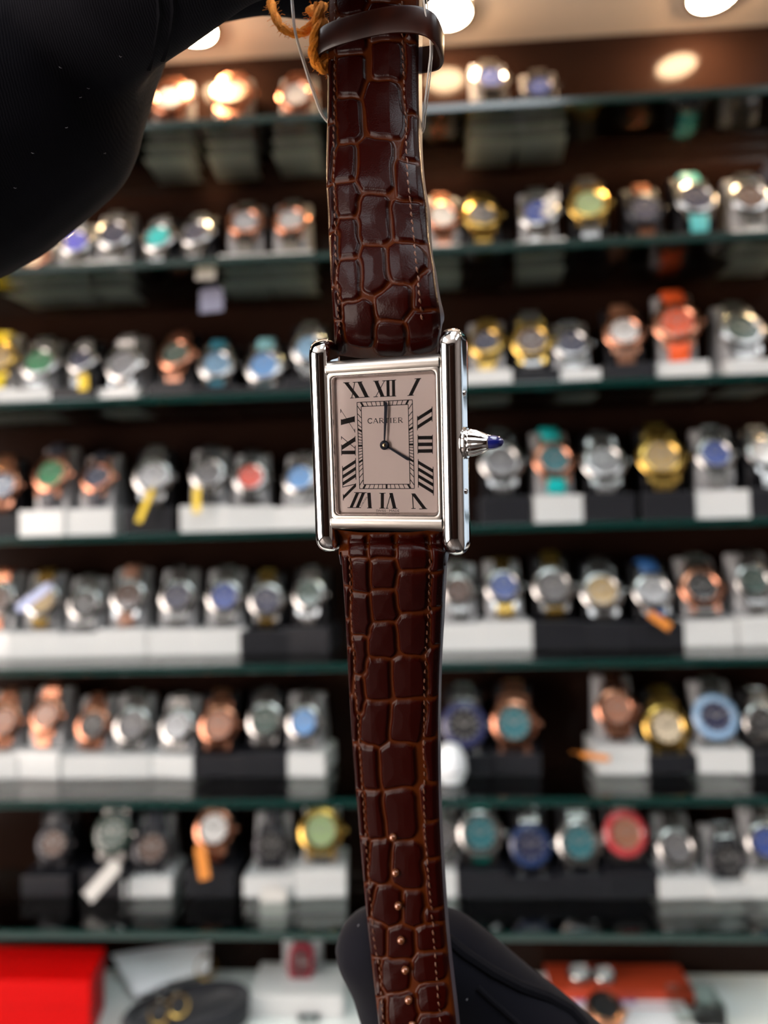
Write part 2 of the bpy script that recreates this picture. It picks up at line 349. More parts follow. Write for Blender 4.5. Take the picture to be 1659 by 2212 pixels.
def watch_at(x, y, dpx, metal, dial, strap, bezel, label, tilt, yaw, Yd, group, zs=None):
    c = at_Y(x, y, Yd); rad = dpx*Yd/FPX/2*1.0
    Mw = Matrix.Translation(Vector(c)) @ Matrix.Rotation(yaw, 4, 'Z') @ Matrix.Rotation(math.pi/2-tilt, 4, 'X') @ Matrix.Scale(rad, 4)
    e = tag(empty('wrist_watch', Mw), label, 'watch', group)
    mm = M[metal]
    link('case', T['case'], mm, e)
    link('bezel', T['bzf'] if rng.random() < .35 else T['bz'], mat('bezel_insert', bezel, .25, coat=.5) if bezel else mm, e)
    link('dial', T['dial'], dial_mat(dial), e)
    mk = M['marker'] if sum(dial) < 1.2 else M['blackmetal']
    link('hour_marker_ring', T['mk'], mk, e)
    link('hour_hand', T['hh'], mk, e); link('minute_hand', T['mh'], mk, e)
    link('crown', T['crown'], mm, e)
    if isinstance(strap, str):
        link('bracelet', T['bu'], M[strap], e); link('bracelet', T['bd'], M[strap], e)
    else:
        link('strap', T['su'], strap_mat(strap), e); link('strap', T['sd'], strap_mat(strap), e)
    if zs is not None:                        # the lower strap end stops above the stand's base
        H = c[2]-zs; bh = min(.026, H*.45); ct, st = math.cos(tilt), math.sin(tilt)
        k = (H-bh-.0022-.45*.7*rad*st)/(1.9*rad*ct)
        lowest = H-1.9*rad*ct-.75*rad*st
        if lowest < bh+.001:
            low = [o for o in e.children if o.name.split('.')[0] in ('bracelet', 'strap')][-1]
            low.scale = (1, max(.55, min(1, k)), .45)
    return e, c, rad
def stand_at(c, rad, zs, tilt, yaw, white, label, group, basew=.046):
    H = c[2]-zs
    e = tag(empty('watch_stand', Matrix.Translation(Vector((c[0], c[1], zs))) @ Matrix.Rotation(yaw, 4, 'Z')), label, 'stand', group)
    ct, st = math.cos(tilt), math.sin(tilt)
    def loc(ly, lz):                          # watch frame (radii) -> stand side view (depth, height)
        return (ly*rad*st-lz*rad*ct, H+ly*rad*ct+lz*rad*st)
    bh = min(.026, H*.45)
    fb = loc(-2.0, -.34)
    t_ = (bh-H+.7*rad*st)/(rad*ct)
    prof = ([loc(t_, -.80), loc(-1.62, -.80), loc(-1.2, -.40)] if t_ < -1.75 else [loc(t_, -.62), loc(-1.15, -.40)] if t_ < -1.3 else [loc(t_, -.40)])+[loc(-.9, -.34), loc(1.2, -.36), loc(1.54, -.42), loc(1.70, -.58), loc(1.75, -.80), loc(1.7, -.98), loc(1.3, -1.1)]
    back = min(.033, max(.029, prof[0][0]+.018))
    prof.append((back+.004, bh+.014)); prof.append((back+.006, bh))
    w = .0165
    q = MB(); n = len(prof)
    q.add([(-w, y, z) for y, z in prof]+[(w, y, z) for y, z in prof],
          [tuple(range(n)), tuple(range(n, 2*n))[::-1]]+[(i, n+i, n+(i+1) % n, (i+1) % n) for i in range(n)])
    link('column', q.mesh('column', bevel=.0008, seg=1), M['grey_acrylic'] if white else M['black_acrylic'], e)
    d = -.016
    link('base', MB().box((-basew/2, d, 0), (basew/2, back+.006, bh)).mesh('base', bevel=.0012), M['white_acrylic'] if white else M['slate_acrylic'], e)
    return e
METN = {S: 'steel', G_: 'gold', R_: 'rose gold', K: 'black'}
for ri, row in enumerate(ROWS):
    z = SHELF_Z[ri]
    for k, w in enumerate(row):
        x, y, d, metal, dial, strap, st = w[:7]; bez = w[7] if len(w) > 7 else None
        tilt = math.radians(18+rng.uniform(-4, 6)); yaw = math.radians(rng.uniform(-7, 5))
        where = '%s from left on %s shelf' % (ORD[k], SHELFN[ri])
        e, c, rad = watch_at(x, y, d, metal, dial, strap, bez, '%s watch with %s dial, %s' % (METN[metal], NAMES[dial], where), tilt, yaw, .688, 'watches on the glass shelves', z)
        stand_at(c, rad, z, tilt, yaw, st == 'w', '%s display stand, %s' % ('white and grey' if st == 'w' else 'black', where), 'watch stands on the glass shelves')

# ------------------------------------------------------------------ the held watch
POSE_R = Matrix(((0.9391, -0.027, -0.3427), (-0.007, 0.9952, -0.0976), (0.3437, 0.0941, 0.9344)))
POSE_T = Vector((0.2253, 10.1915, -112.8747))*0.001
# orthonormal
_q = POSE_R.to_quaternion(); _q.normalize()
W = M_CAM @ Matrix.Translation(POSE_T) @ _q.to_matrix().to_4x4()
WI = W.inverted()
watch = tag(empty('rectangular_watch', W), 'rectangular steel watch with brown leather strap held up in front', 'watch')
def px_local(x, y, z=0.0):                    # photo pixel -> point of the dial plane (metres)
    o = WI @ Vector(EYE); d = (WI.to_3x3() @ Vector(ray(x, y))); t = (z-o.z)/d.z
    p = o+d*t; return p.x, p.y
def c1(x, y, z=0.0): return px_local(640+x/3.6065, 680+y/3.6065, z)
polish = mat('polished_steel', (0.80, 0.79, 0.78), 0.035, 1)
satin = mat('satin_steel', (0.62, 0.58, 0.53), 0.30, 1)
nt = satin.node_tree; b_ = nt.nodes['Principled BSDF']
tc = nt.nodes.new('ShaderNodeTexCoord'); mp = nt.nodes.new('ShaderNodeMapping'); mp.inputs['Scale'].default_value = (30, 9000, 9000)
nz = nt.nodes.new('ShaderNodeTexNoise'); nz.inputs['Scale'].default_value = 1.0
bp = nt.nodes.new('ShaderNodeBump'); bp.inputs['Strength'].default_value = .25; bp.inputs['Distance'].default_value = .00005
nt.links.new(tc.outputs['Object'], mp.inputs['Vector']); nt.links.new(mp.outputs[0], nz.inputs['Vector']); nt.links.new(nz.outputs['Fac'], bp.inputs['Height']); nt.links.new(bp.outputs['Normal'], b_.inputs['Normal'])
dialm = mat('opaline_dial', (0.95, 0.825, 0.775), 0.5, noise_amt=0.02, noise_scale=900)
ink = mat('black_print', (0.008, 0.006, 0.006), 0.6, spec=.15)
bluedsteel = mat('blued_steel', (0.012, 0.018, 0.035), 0.25, 0.5)
mm_ = 0.001
def rbox(cx_, cy_, cz_, hx, hy, hz, rx, ry, rz, n=10, deep=None):
    """rounded box as a superposition of an inner box and an ellipsoid corner (rx, ry, rz)"""
    bm = bmesh.new(); bmesh.ops.create_uvsphere(bm, u_segments=8*n, v_segments=4*n, radius=1)
    vs = []
    for v in bm.verts:
        x, y, z = v.co
        sg = lambda a: (1 if a > 1e-6 else -1 if a < -1e-6 else 0)
        v.co = (cx_+sg(x)*(hx-rx)+x*rx, cy_+sg(y)*(hy-ry)+y*ry, cz_+sg(z)*(hz-rz)+z*rz)
    me = bpy.data.meshes.new('rbox'); bm.to_mesh(me); bm.free(); me.shade_smooth(); return me
# side bars: rounded front, flat flank
def brancard(sx):
    NY = 72; L = 16.85; hx = 1.68; xc = 10.45
    sec = [(1, -1.0), (1, -.75), (1, -.45), (1, -.15)]          # outer flank: x in half widths, z in units of its own height
    vs = []; NA = None
    for i in range(NY+1):
        t = -1+2*i/NY; y = L*math.sin(t*math.pi/2)
        e = min(1, max(0, (abs(y)-(L-3.0))/3.0)); sh = math.sqrt(max(0, 1-e*e))
        ex = min(1, max(0, (abs(y)-(L-1.9))/1.9)); wx = .25+.75*math.sqrt(max(0, 1-ex*ex))
        zc = -1.6; up, dn = 3.1*sh, 3.1*sh; arc = min(1.5, up*.55)
        P = []
        for k in range(6): P.append((1, -dn+(up-arc+dn)*k/5))
        for k in range(1, 20):
            a = math.pi*k/20; P.append((math.copysign(abs(math.cos(a))**.85, math.cos(a)), up-arc+arc*math.sin(a)))
        for k in range(6): P.append((-1, up-arc-(up-arc+dn)*k/5))
        r = .5*min(1, sh*2+.02)
        P[0] = (.78, P[0][1]); P[-1] = (-.78, P[-1][1])
        NA = len(P)
        for x, z in P: vs.append(((xc+hx*wx*x)*sx*mm_, y*mm_, (zc+z)*mm_))
    n = NA
    fs = [(i*n+k, i*n+(k+1) % n, (i+1)*n+(k+1) % n, (i+1)*n+k) for i in range(NY) for k in range(n)]
    fs += [tuple(range(n))[::-1], tuple(range(NY*n, (NY+1)*n))]
    me = MB().add(vs, fs).mesh('side_bar'); me.shade_smooth(); me.set_sharp_from_angle(angle=1.0); return me
for sx in (-1, 1):
    sb = link('side_bar', brancard(sx), polish, watch)
    if sx == 1:
        for sy in (7.3, -7.2):
            link('screw', MB().lathe([(.0001, 12.0), (.42, 12.0), (.42, 12.3), (.25, 12.42), (.0001, 12.42)], 16, 'x').xf(Matrix.Translation((0, sy, -1.2))).xf(Matrix.Scale(.001, 4)).mesh('screw', True), polish, sb)
# case middle and satin top/bottom bars
link('case_back', MB().box((-8.95*mm_, -12.9*mm_, -4.4*mm_), (8.95*mm_, 12.9*mm_, -1.5*mm_)).mesh('case_back', bevel=.0003), polish, watch)
for sy in (1, -1):
    prof = [(11.2, -1.5), (11.2, .95), (11.35, 1.12), (11.8, 1.22), (12.3, 1.12), (12.75, .75), (13.1, .1), (13.2, -.6), (13.2, -1.5)]
    n = len(prof)
    q = MB().add([(-8.93*mm_, sy*y*mm_, z*mm_) for y, z in prof]+[(8.93*mm_, sy*y*mm_, z*mm_) for y, z in prof],
                 [tuple(range(n)), tuple(range(n, 2*n))[::-1]]+[(i, n+i, n+(i+1) % n, (i+1) % n) for i in range(n)])
    link('bezel_bar', q.mesh('bezel_bar', True), satin, watch)
def rrect(hx, hy, r, n=8):
    P = []
    for (sx, sy, a0) in ((1, 1, 0), (-1, 1, 90), (-1, -1, 180), (1, -1, 270)):
        for k in range(n+1):
            a = math.radians(a0+90*k/n); P.append((sx*(hx-r)+r*math.cos(a), sy*(hy-r)+r*math.sin(a)))
    return P
def ring(rings):                              # list of (hx, hy, r, z) joined in order, closed
    b = MB(); n = len(rrect(1, 1, .1)); vs = []
    for hx, hy, r, z in rings: vs += [(x*mm_, y*mm_, z*mm_) for x, y in rrect(hx, hy, r)]
    m = len(rings)
    fs = [(j*n+k, j*n+(k+1) % n, ((j+1) % m)*n+(k+1) % n, ((j+1) % m)*n+k) for j in range(m) for k in range(n)]
    return b.add(vs, fs)
link('bezel_frame', ring([(8.93, 11.25, .6, -1.2), (8.93, 11.25, .6, .9), (8.75, 11.1, .9, 1.0), (8.5, 10.8, .8, .95), (8.42, 10.7, .8, .6), (8.42, 10.7, .8, -1.2)]).mesh('bezel_frame', True), satin, watch)
link('inner_flange', ring([(8.42, 10.7, .8, .75), (8.3, 10.6, .8, .75), (8.0, 10.28, .4, .0), (8.0, 10.28, .4, -.3), (8.42, 10.7, .8, -.3)]).mesh('inner_flange', True), mat('flange_steel', (.55, .50, .47), .25, .8), watch)
dial = link('dial', MB().box((-8.2*mm_, -10.5*mm_, -.5*mm_), (8.2*mm_, 10.5*mm_, 0)).mesh('dial'), dialm, watch)
link('crystal', MB().prism([(x*mm_, y*mm_) for x, y in rrect(8.45, 10.75, .8)], .98*mm_, 1.06*mm_).mesh('crystal'), glass_mat('sapphire_crystal', (.97, .96, .96), 1.5, .01), watch)
# printed dial: strokes in the plane
ZP = 0.02*mm_
def stroke_quad(b, p0, p1, w0, w1=None, horiz=None, z0=0.0, z1=ZP):
    """a stroke between two dial points; horiz = direction of the cut ends"""
    w1 = w0 if w1 is None else w1
    p0, p1 = np.array(p0), np.array(p1); d = p1-p0
    h = np.array(horiz) if horiz is not None else np.array([-d[1], d[0]])
    h = h/np.hypot(*h)
    b.prism([tuple(p0-h*w0/2), tuple(p0+h*w0/2), tuple(p1+h*w1/2), tuple(p1-h*w1/2)], z0, z1)
PXM = 0.0196*mm_                              # crop pixel on the dial
H, V = (1, 0), (0, 1)
def numeral(name, strokes):
    b = MB()
    for x0, y0, x1, y1, w, ends in strokes:
        stroke_quad(b, c1(x0, y0), c1(x1, y1), w*1.1*PXM, None, ends)
    return link('numeral', b.mesh('numeral'), ink, dial)
numeral('XII', [(622,516,672,635,28,H),(688,514,620,637,6,H),(714,512,716,634,22,H),(757,510,759,633,22,H),(600,518,645,515,5,V),(670,515,778,508,5,V),(602,640,636,638,5,V),(652,637,778,633,5,V)])
numeral('XI', [(388,528,478,646,30,H),(456,526,432,647,6,H),(492,524,550,642,30,H),(366,530,415,528,5,V),(440,527,515,522,5,V),(420,649,448,647,5,V),(455,647,572,640,5,V)])
numeral('I', [(953,497,890,627,28,H),(922,499,973,495,5,V),(866,630,916,626,5,V)])
numeral('II', [(944,812,1058,740,26,V),(944,876,1058,802,26,V),(944,787,944,901,5,H),(1058,714,1058,831,5,H)])
numeral('III', [(948,958,1060,957,25,V),(948,1010,1060,1009,25,V),(948,1062,1060,1060,25,V),(948,934,948,1084,5,H),(1061,934,1061,1083,5,H)])
numeral('IIII', [(951,1150,1067,1218,25,V),(951,1202,1067,1272,25,V),(951,1256,1068,1326,25,V),(951,1310,1068,1382,25,V),(950,1124,951,1346,5,H),(1066,1184,1069,1408,5,H)])
numeral('V', [(910,1392,1000,1511,29,H),(905,1394,912,1509,7,H),(897,1509,930,1509,5,V),(958,1512,1021,1511,5,V)])
numeral('VI', [(671,1390,670,1506,24,H),(738,1388,766,1507,26,H),(737,1392,705,1507,6,H),(648,1390,696,1389,5,V),(648,1507,692,1507,5,V),(697,1508,718,1507,5,V),(744,1508,788,1508,5,V)])
numeral('VII', [(478,1386,428,1501,25,H),(524,1386,476,1501,25,H),(566,1386,574,1505,26,H),(452,1385,548,1386,5,V),(399,1502,505,1502,5,V),(552,1505,591,1505,5,V)])
numeral('VIII', [(361,1208,463,1142,25,V),(361,1264,464,1196,25,V),(361,1318,465,1250,25,V),(366,1424,466,1324,26,V),(362,1342,466,1318,6,V),(360,1178,362,1346,5,H),(462,1117,465,1284,5,H),(366,1396,367,1446,5,H)])
numeral('IX', [(355,1073,461,1072,26,V),(355,1036,459,968,32,V),(353,952,459,1040,6,V),(353,1058,354,1096,5,H),(353,1010,354,1060,5,H),(352,946,353,972,5,H),(458,944,459,990,5,H),(459,1020,460,1096,5,H)])
numeral('X', [(350,838,453,812,38,V),(348,742,454,906,6,V),(349,812,350,860,5,H),(346,734,347,764,5,H),(453,788,454,838,5,H),(455,888,456,917,5,H)])
# minute track
OX, OY, IX, IY = 4.46, 6.64, 3.80, 5.98
b = MB(); lw = .11
for hx, hy in ((OX, OY), (IX, IY)):
    for (a, c) in (((-hx, hy), (hx, hy)), ((hx, hy), (hx, -hy)), ((hx, -hy), (-hx, -hy)), ((-hx, -hy), (-hx, hy))):
        stroke_quad(b, np.array(a)*mm_, np.array(c)*mm_, lw*mm_)
for k in range(60):
    a = 2*math.pi*k/60; dx, dy = math.sin(a), math.cos(a)
    so = min(OX/abs(dx) if dx else 1e9, OY/abs(dy) if dy else 1e9); si = min(IX/abs(dx) if abs(dx) > 1e-9 else 1e9, IY/abs(dy) if abs(dy) > 1e-9 else 1e9)
    stroke_quad(b, (dx*si*mm_, dy*si*mm_), (dx*so*mm_, dy*so*mm_), (.30 if k % 5 == 0 else lw)*mm_)
link('minute_track', b.mesh('minute_track'), ink, dial)
# dial name in small capitals
def letter(ch):
    arc = lambda cx_, cy_, rx, ry, a0, a1, n=10: [(cx_+rx*math.cos(math.radians(a0+(a1-a0)*k/n)), cy_+ry*math.sin(math.radians(a0+(a1-a0)*k/n))) for k in range(n+1)]
    return {'C': (.9, [(arc(.48, .5, .44, .5, 45, 315), .13), ([(.80, .98), (.80, .70)], .06), ([(.82, .30), (.82, .10)], .06)]),
            'A': (.98, [([(.06, 0), (.48, 1.0)], .07), ([(.48, 1.0), (.90, 0)], .14), ([(.2, .32), (.76, .32)], .06), ([(-.04, .02), (.2, .02)], .05), ([(.74, .02), (1.02, .02)], .05)]),
            'R': (.92, [([(.17, 0), (.17, 1)], .14), ([(.02, .98), (.5, .98)]+arc(.5, .74, .28, .24, 90, -90)+[(.17, .5)], .08), ([(.45, .5), (.86, 0)], .13), ([(.02, .02), (.34, .02)], .05), ([(.72, .02), (.98, .02)], .05)]),
            'T': (.84, [([(.42, 0), (.42, 1)], .14), ([(.02, .97), (.82, .97)], .07), ([(.04, 1), (.04, .76)], .05), ([(.80, 1), (.80, .76)], .05), ([(.26, .02), (.58, .02)], .05)]),
            'I': (.42, [([(.21, 0), (.21, 1)], .14), ([(.06, .98), (.36, .98)], .05), ([(.06, .02), (.36, .02)], .05)]),
            'E': (.82, [([(.19, 0), (.19, 1)], .14), ([(.04, .97), (.70, .97)], .06), ([(.19, .52), (.56, .52)], .06), ([(.04, .03), (.72, .03)], .06), ([(.69, 1), (.69, .78)], .05), ([(.72, 0), (.72, .24)], .05), ([(.56, .64), (.56, .40)], .05)])}[ch]
def word(txt, p0, p1, hgt, bold=1.0):
    p0, p1 = np.array(p0), np.array(p1); ws = [letter(c)[0] for c in txt]; gap = .14
    tot = sum(ws)+gap*(len(txt)-1); L = np.hypot(*(p1-p0)); ex = (p1-p0)/tot; eu = (p1-p0)/L; ey = np.array([-eu[1], eu[0]])*hgt
    b = MB(); x = 0
    for c in txt:
        w_, st_ = letter(c)
        for pts, wd in st_:
            for a, q in zip(pts[:-1], pts[1:]):
                A = p0+ex*(x+a[0])+ey*a[1]; Q = p0+ex*(x+q[0])+ey*q[1]
                if np.hypot(*(Q-A)) > 1e-9: stroke_quad(b, A, Q, wd*hgt*bold)
        x += w_+gap
    return b
link('dial_name', word('CARTIER', c1(557, 846), c1(830, 840), 38*PXM, 1.25).mesh('dial_name'), ink, dial)
link('hidden_signature', word('CARTIER', c1(509, 1494), c1(556, 1422), 13*PXM, 1.0).mesh('hidden_signature'), ink, dial)
cu = bpy.data.curves.new('swiss', 'FONT'); cu.body = 'SWISS   MADE'; cu.size = 1.0; cu.extrude = 0.01
tmp = bpy.data.objects.new('swiss', cu); col.objects.link(tmp)
dg = bpy.context.evaluated_depsgraph_get(); me = bpy.data.meshes.new_from_object(tmp.evaluated_get(dg))
bpy.data.objects.remove(tmp)
co = np.array([v.co[:] for v in me.vertices]); lo, hi = co.min(0), co.max(0)
pa, pb = np.array(c1(622, 1534)), np.array(c1(803, 1536)); hh = 18*PXM
for v in me.vertices:
    u_ = (v.co.x-lo[0])/(hi[0]-lo[0]); q = pa+(pb-pa)*u_; v.co = (q[0], q[1]+(v.co.y-lo[1])/(hi[1]-lo[1])*hh, .01*mm_+(v.co.z)*.5*mm_)
link('origin_print', me, ink, dial)
# hands
def hand(tip, wroot, wmax, z, name):
    tip = np.array(tip); L = np.hypot(*tip); d = tip/L; n = np.array([-d[1], d[0]])
    prof = [(.10*L, wroot), (.55*L, wmax*.8), (.90*L, wmax), (.96*L, wmax*.8), (1.0*L, wmax*.15)]
    P = [tuple(d*s_+n*w_/2) for s_, w_ in prof]+[tuple(d*s_-n*w_/2) for s_, w_ in prof[::-1]]
    return link(name, MB().prism(P, z, z+.12*mm_).mesh(name, bevel=.00003, seg=1), bluedsteel, watch)
hand(c1(884, 1132, .3*mm_), .26*mm_, .46*mm_, .28*mm_, 'hour_hand')
hand(c1(700, 676, .5*mm_), .24*mm_, .52*mm_, .48*mm_, 'minute_hand')
hub = link('hand_boss', MB().lathe([(.0001, .2), (.70, .2), (.72, .55), (.6, .68), (.36, .68), (.34, .6), (.0001, .6)], 32).xf(Matrix.Scale(.001, 4)).mesh('hand_boss', True), bluedsteel, watch)
link('pinion', MB().lathe([(.0001, .55), (.30, .55), (.30, .72), (.18, .78), (.0001, .78)], 24).xf(Matrix.Scale(.001, 4)).mesh('pinion', True), mat('gold_pinion', (.75, .6, .35), .2, 1), hub)
# crown
NF = 14; prof = [(12.1, 1.55), (12.6, 2.0), (13.0, 2.05), (13.8, 1.9), (14.8, 1.5), (15.5, 1.18), (15.7, 1.15)]
vs = []; n = 84
for i in range(n):
    a = 2*math.pi*i/n
    for k, (x, r) in enumerate(prof):
        fl = (1-.13*(0.5-.5*math.cos(a*NF))*(1 if 1 <= k <= 4 else .0))
        vs.append((x*mm_, r*fl*math.cos(a)*mm_, r*fl*math.sin(a)*mm_-1.3*mm_))
m = len(prof); q = MB().add(vs, [(i*m+k, ((i+1) % n)*m+k, ((i+1) % n)*m+k+1, i*m+k+1) for i in range(n) for k in range(m-1)]+[tuple(i*m for i in range(n))[::-1], tuple(i*m+m-1 for i in range(n))])
me = q.mesh('crown'); me.shade_smooth()
crown = link('crown', me, polish, watch)
cab = [(1.06, 15.65), (1.08, 16.0), (1.02, 16.6), (.84, 17.2), (.5, 17.65), (.22, 17.85), (.001, 17.9)]
link('cabochon', MB().lathe(cab, 40, 'x').xf(Matrix.Translation((0, 0, -1.3))).xf(Matrix.Scale(.001, 4)).mesh('cabochon', True), mat('blue_spinel', (.006, .010, .12), .04, coat=1.0, trans=.25), crown)
link('crown_collar', MB().lathe([(1.5, 11.9), (2.35, 12.1), (2.4, 12.35), (2.2, 12.55), (1.5, 12.55)], 40, 'x', close=True).xf(Matrix.Translation((0, 0, -1.3))).xf(Matrix.Scale(.001, 4)).mesh('crown_collar', True), polish, crown)

# ---- strap halves
DIRX, DIRZ = 0.939, 0.344
# photo y, left x, right x of the face, true width (mm)
UPPER = [(-260,712,905,15.2),(-120,708,901,15.4),(0,704,899,15.6),(139,702,898,15.8),(263,701,901,16.0),(390,699,911,16.3),(483,703,920,16.5),(563,706,931,16.7),(655,711,942,16.9),(723,716,947,17.2),(774,720,944,17.55)]
LOWER = [(1150,717,950,17.6),(1172,726,953,17.3),(1205,731,957,17.0),(1343,741,951,16.6),(1479,748,944,16.2),(1611,756,942,15.8),(1781,769,945,15.3),(1962,785,955,14.9),(2088,798,966,14.7),(2212,812,980,14.5),(2330,826,993,14.3),(2460,842,1007,14.1)]
UP_SC = [(730,122,786,207),(811,92,869,169),(729,213,778,305),(797,180,868,296),(879,92,900,242),(879,247,902,341),(723,316,770,388),(779,305,848,410),(862,350,908,432),(726,396,775,462),(782,426,842,524),(853,437,915,517),(729,478,775,554),(787,538,836,630),(844,529,915,607),(732,563,777,652),(819,620,887,687),(903,586,940,664),(745,652,807,742),(819,698,878,764),(885,673,945,760),
 (704,130,719,258),(702,266,718,392),(704,402,721,490),(707,500,724,612),(712,622,734,690),(880,20,900,86),(727,40,790,112),(800,10,868,84),(727,-90,790,32),(800,-100,868,2),(718,700,738,765)]
LO_SC = [(758,1160,795,1205),(800,1158,855,1203),(861,1160,924,1224),(734,1208,752,1267),(762,1210,798,1278),(807,1208,855,1269),(865,1237,924,1319),(761,1285,798,1371),(807,1278,856,1337),(868,1330,924,1409),(802,1348,854,1416),(765,1377,791,1454),(792,1425,845,1508),(853,1423,915,1506),(766,1463,784,1536),(785,1515,838,1610),(850,1515,915,1601),(737,1272,750,1340),(741,1346,756,1400),(747,1410,759,1500),(752,1508,768,1600),(933,1244,954,1312),(932,1325,950,1393),(928,1405,945,1508),(922,1515,941,1592),(933,1165,956,1236),
 (783,1611,818,1701),(827,1607,895,1698),(790,1712,828,1806),(836,1706,897,1810),(798,1817,841,1904),(854,1821,912,1915),(808,1918,866,1994),(877,1925,912,1998),(841,2006,892,2068),(908,1998,952,2052),(823,2073,883,2139),(900,2062,960,2117),(837,2147,897,2214),(905,2126,962,2184),(924,1602,941,1690),(917,1700,943,1773),(924,1781,946,1855),(926,1864,952,1962),(760,1622,776,1708),(771,1714,786,1806),(778,1817,794,1907),(787,1912,803,1984),(790,1990,832,2062),(812,2080,822,2150),(920,1968,958,1994),(910,2192,976,2250),(850,2222,900,2290),(820,2160,834,2240)]
leather = bpy.data.materials.new('embossed_leather'); leather.use_nodes = True
nt = leather.node_tree; b_ = nt.nodes['Principled BSDF']
at_ = nt.nodes.new('ShaderNodeAttribute'); at_.attribute_name = 'groove'
mx = nt.nodes.new('ShaderNodeMix'); mx.data_type = 'RGBA'
mx.inputs['A'].default_value = (0.0120, 0.0006, 0.0002, 1); mx.inputs['B'].default_value = (0.042, 0.0082, 0.0011, 1)
nt.links.new(at_.outputs['Fac'], mx.inputs['Factor'])
nt.links.new(mx.outputs['Result'], b_.inputs['Base Color'])
b_.inputs['Roughness'].default_value = .27; b_.inputs['Specular IOR Level'].default_value = .085
tc = nt.nodes.new('ShaderNodeTexCoord'); vz = nt.nodes.new('ShaderNodeTexVoronoi'); vz.inputs['Scale'].default_value = 3600
bp = nt.nodes.new('ShaderNodeBump'); bp.inputs['Strength'].default_value = .12; bp.inputs['Distance'].default_value = .0001
nt.links.new(tc.outputs['Object'], vz.inputs['Vector']); nt.links.new(vz.outputs['Distance'], bp.inputs['Height']); nt.links.new(bp.outputs['Normal'], b_.inputs['Normal'])
edge_m = mat('dark_edge_paint', (.06, .048, .058), .35)

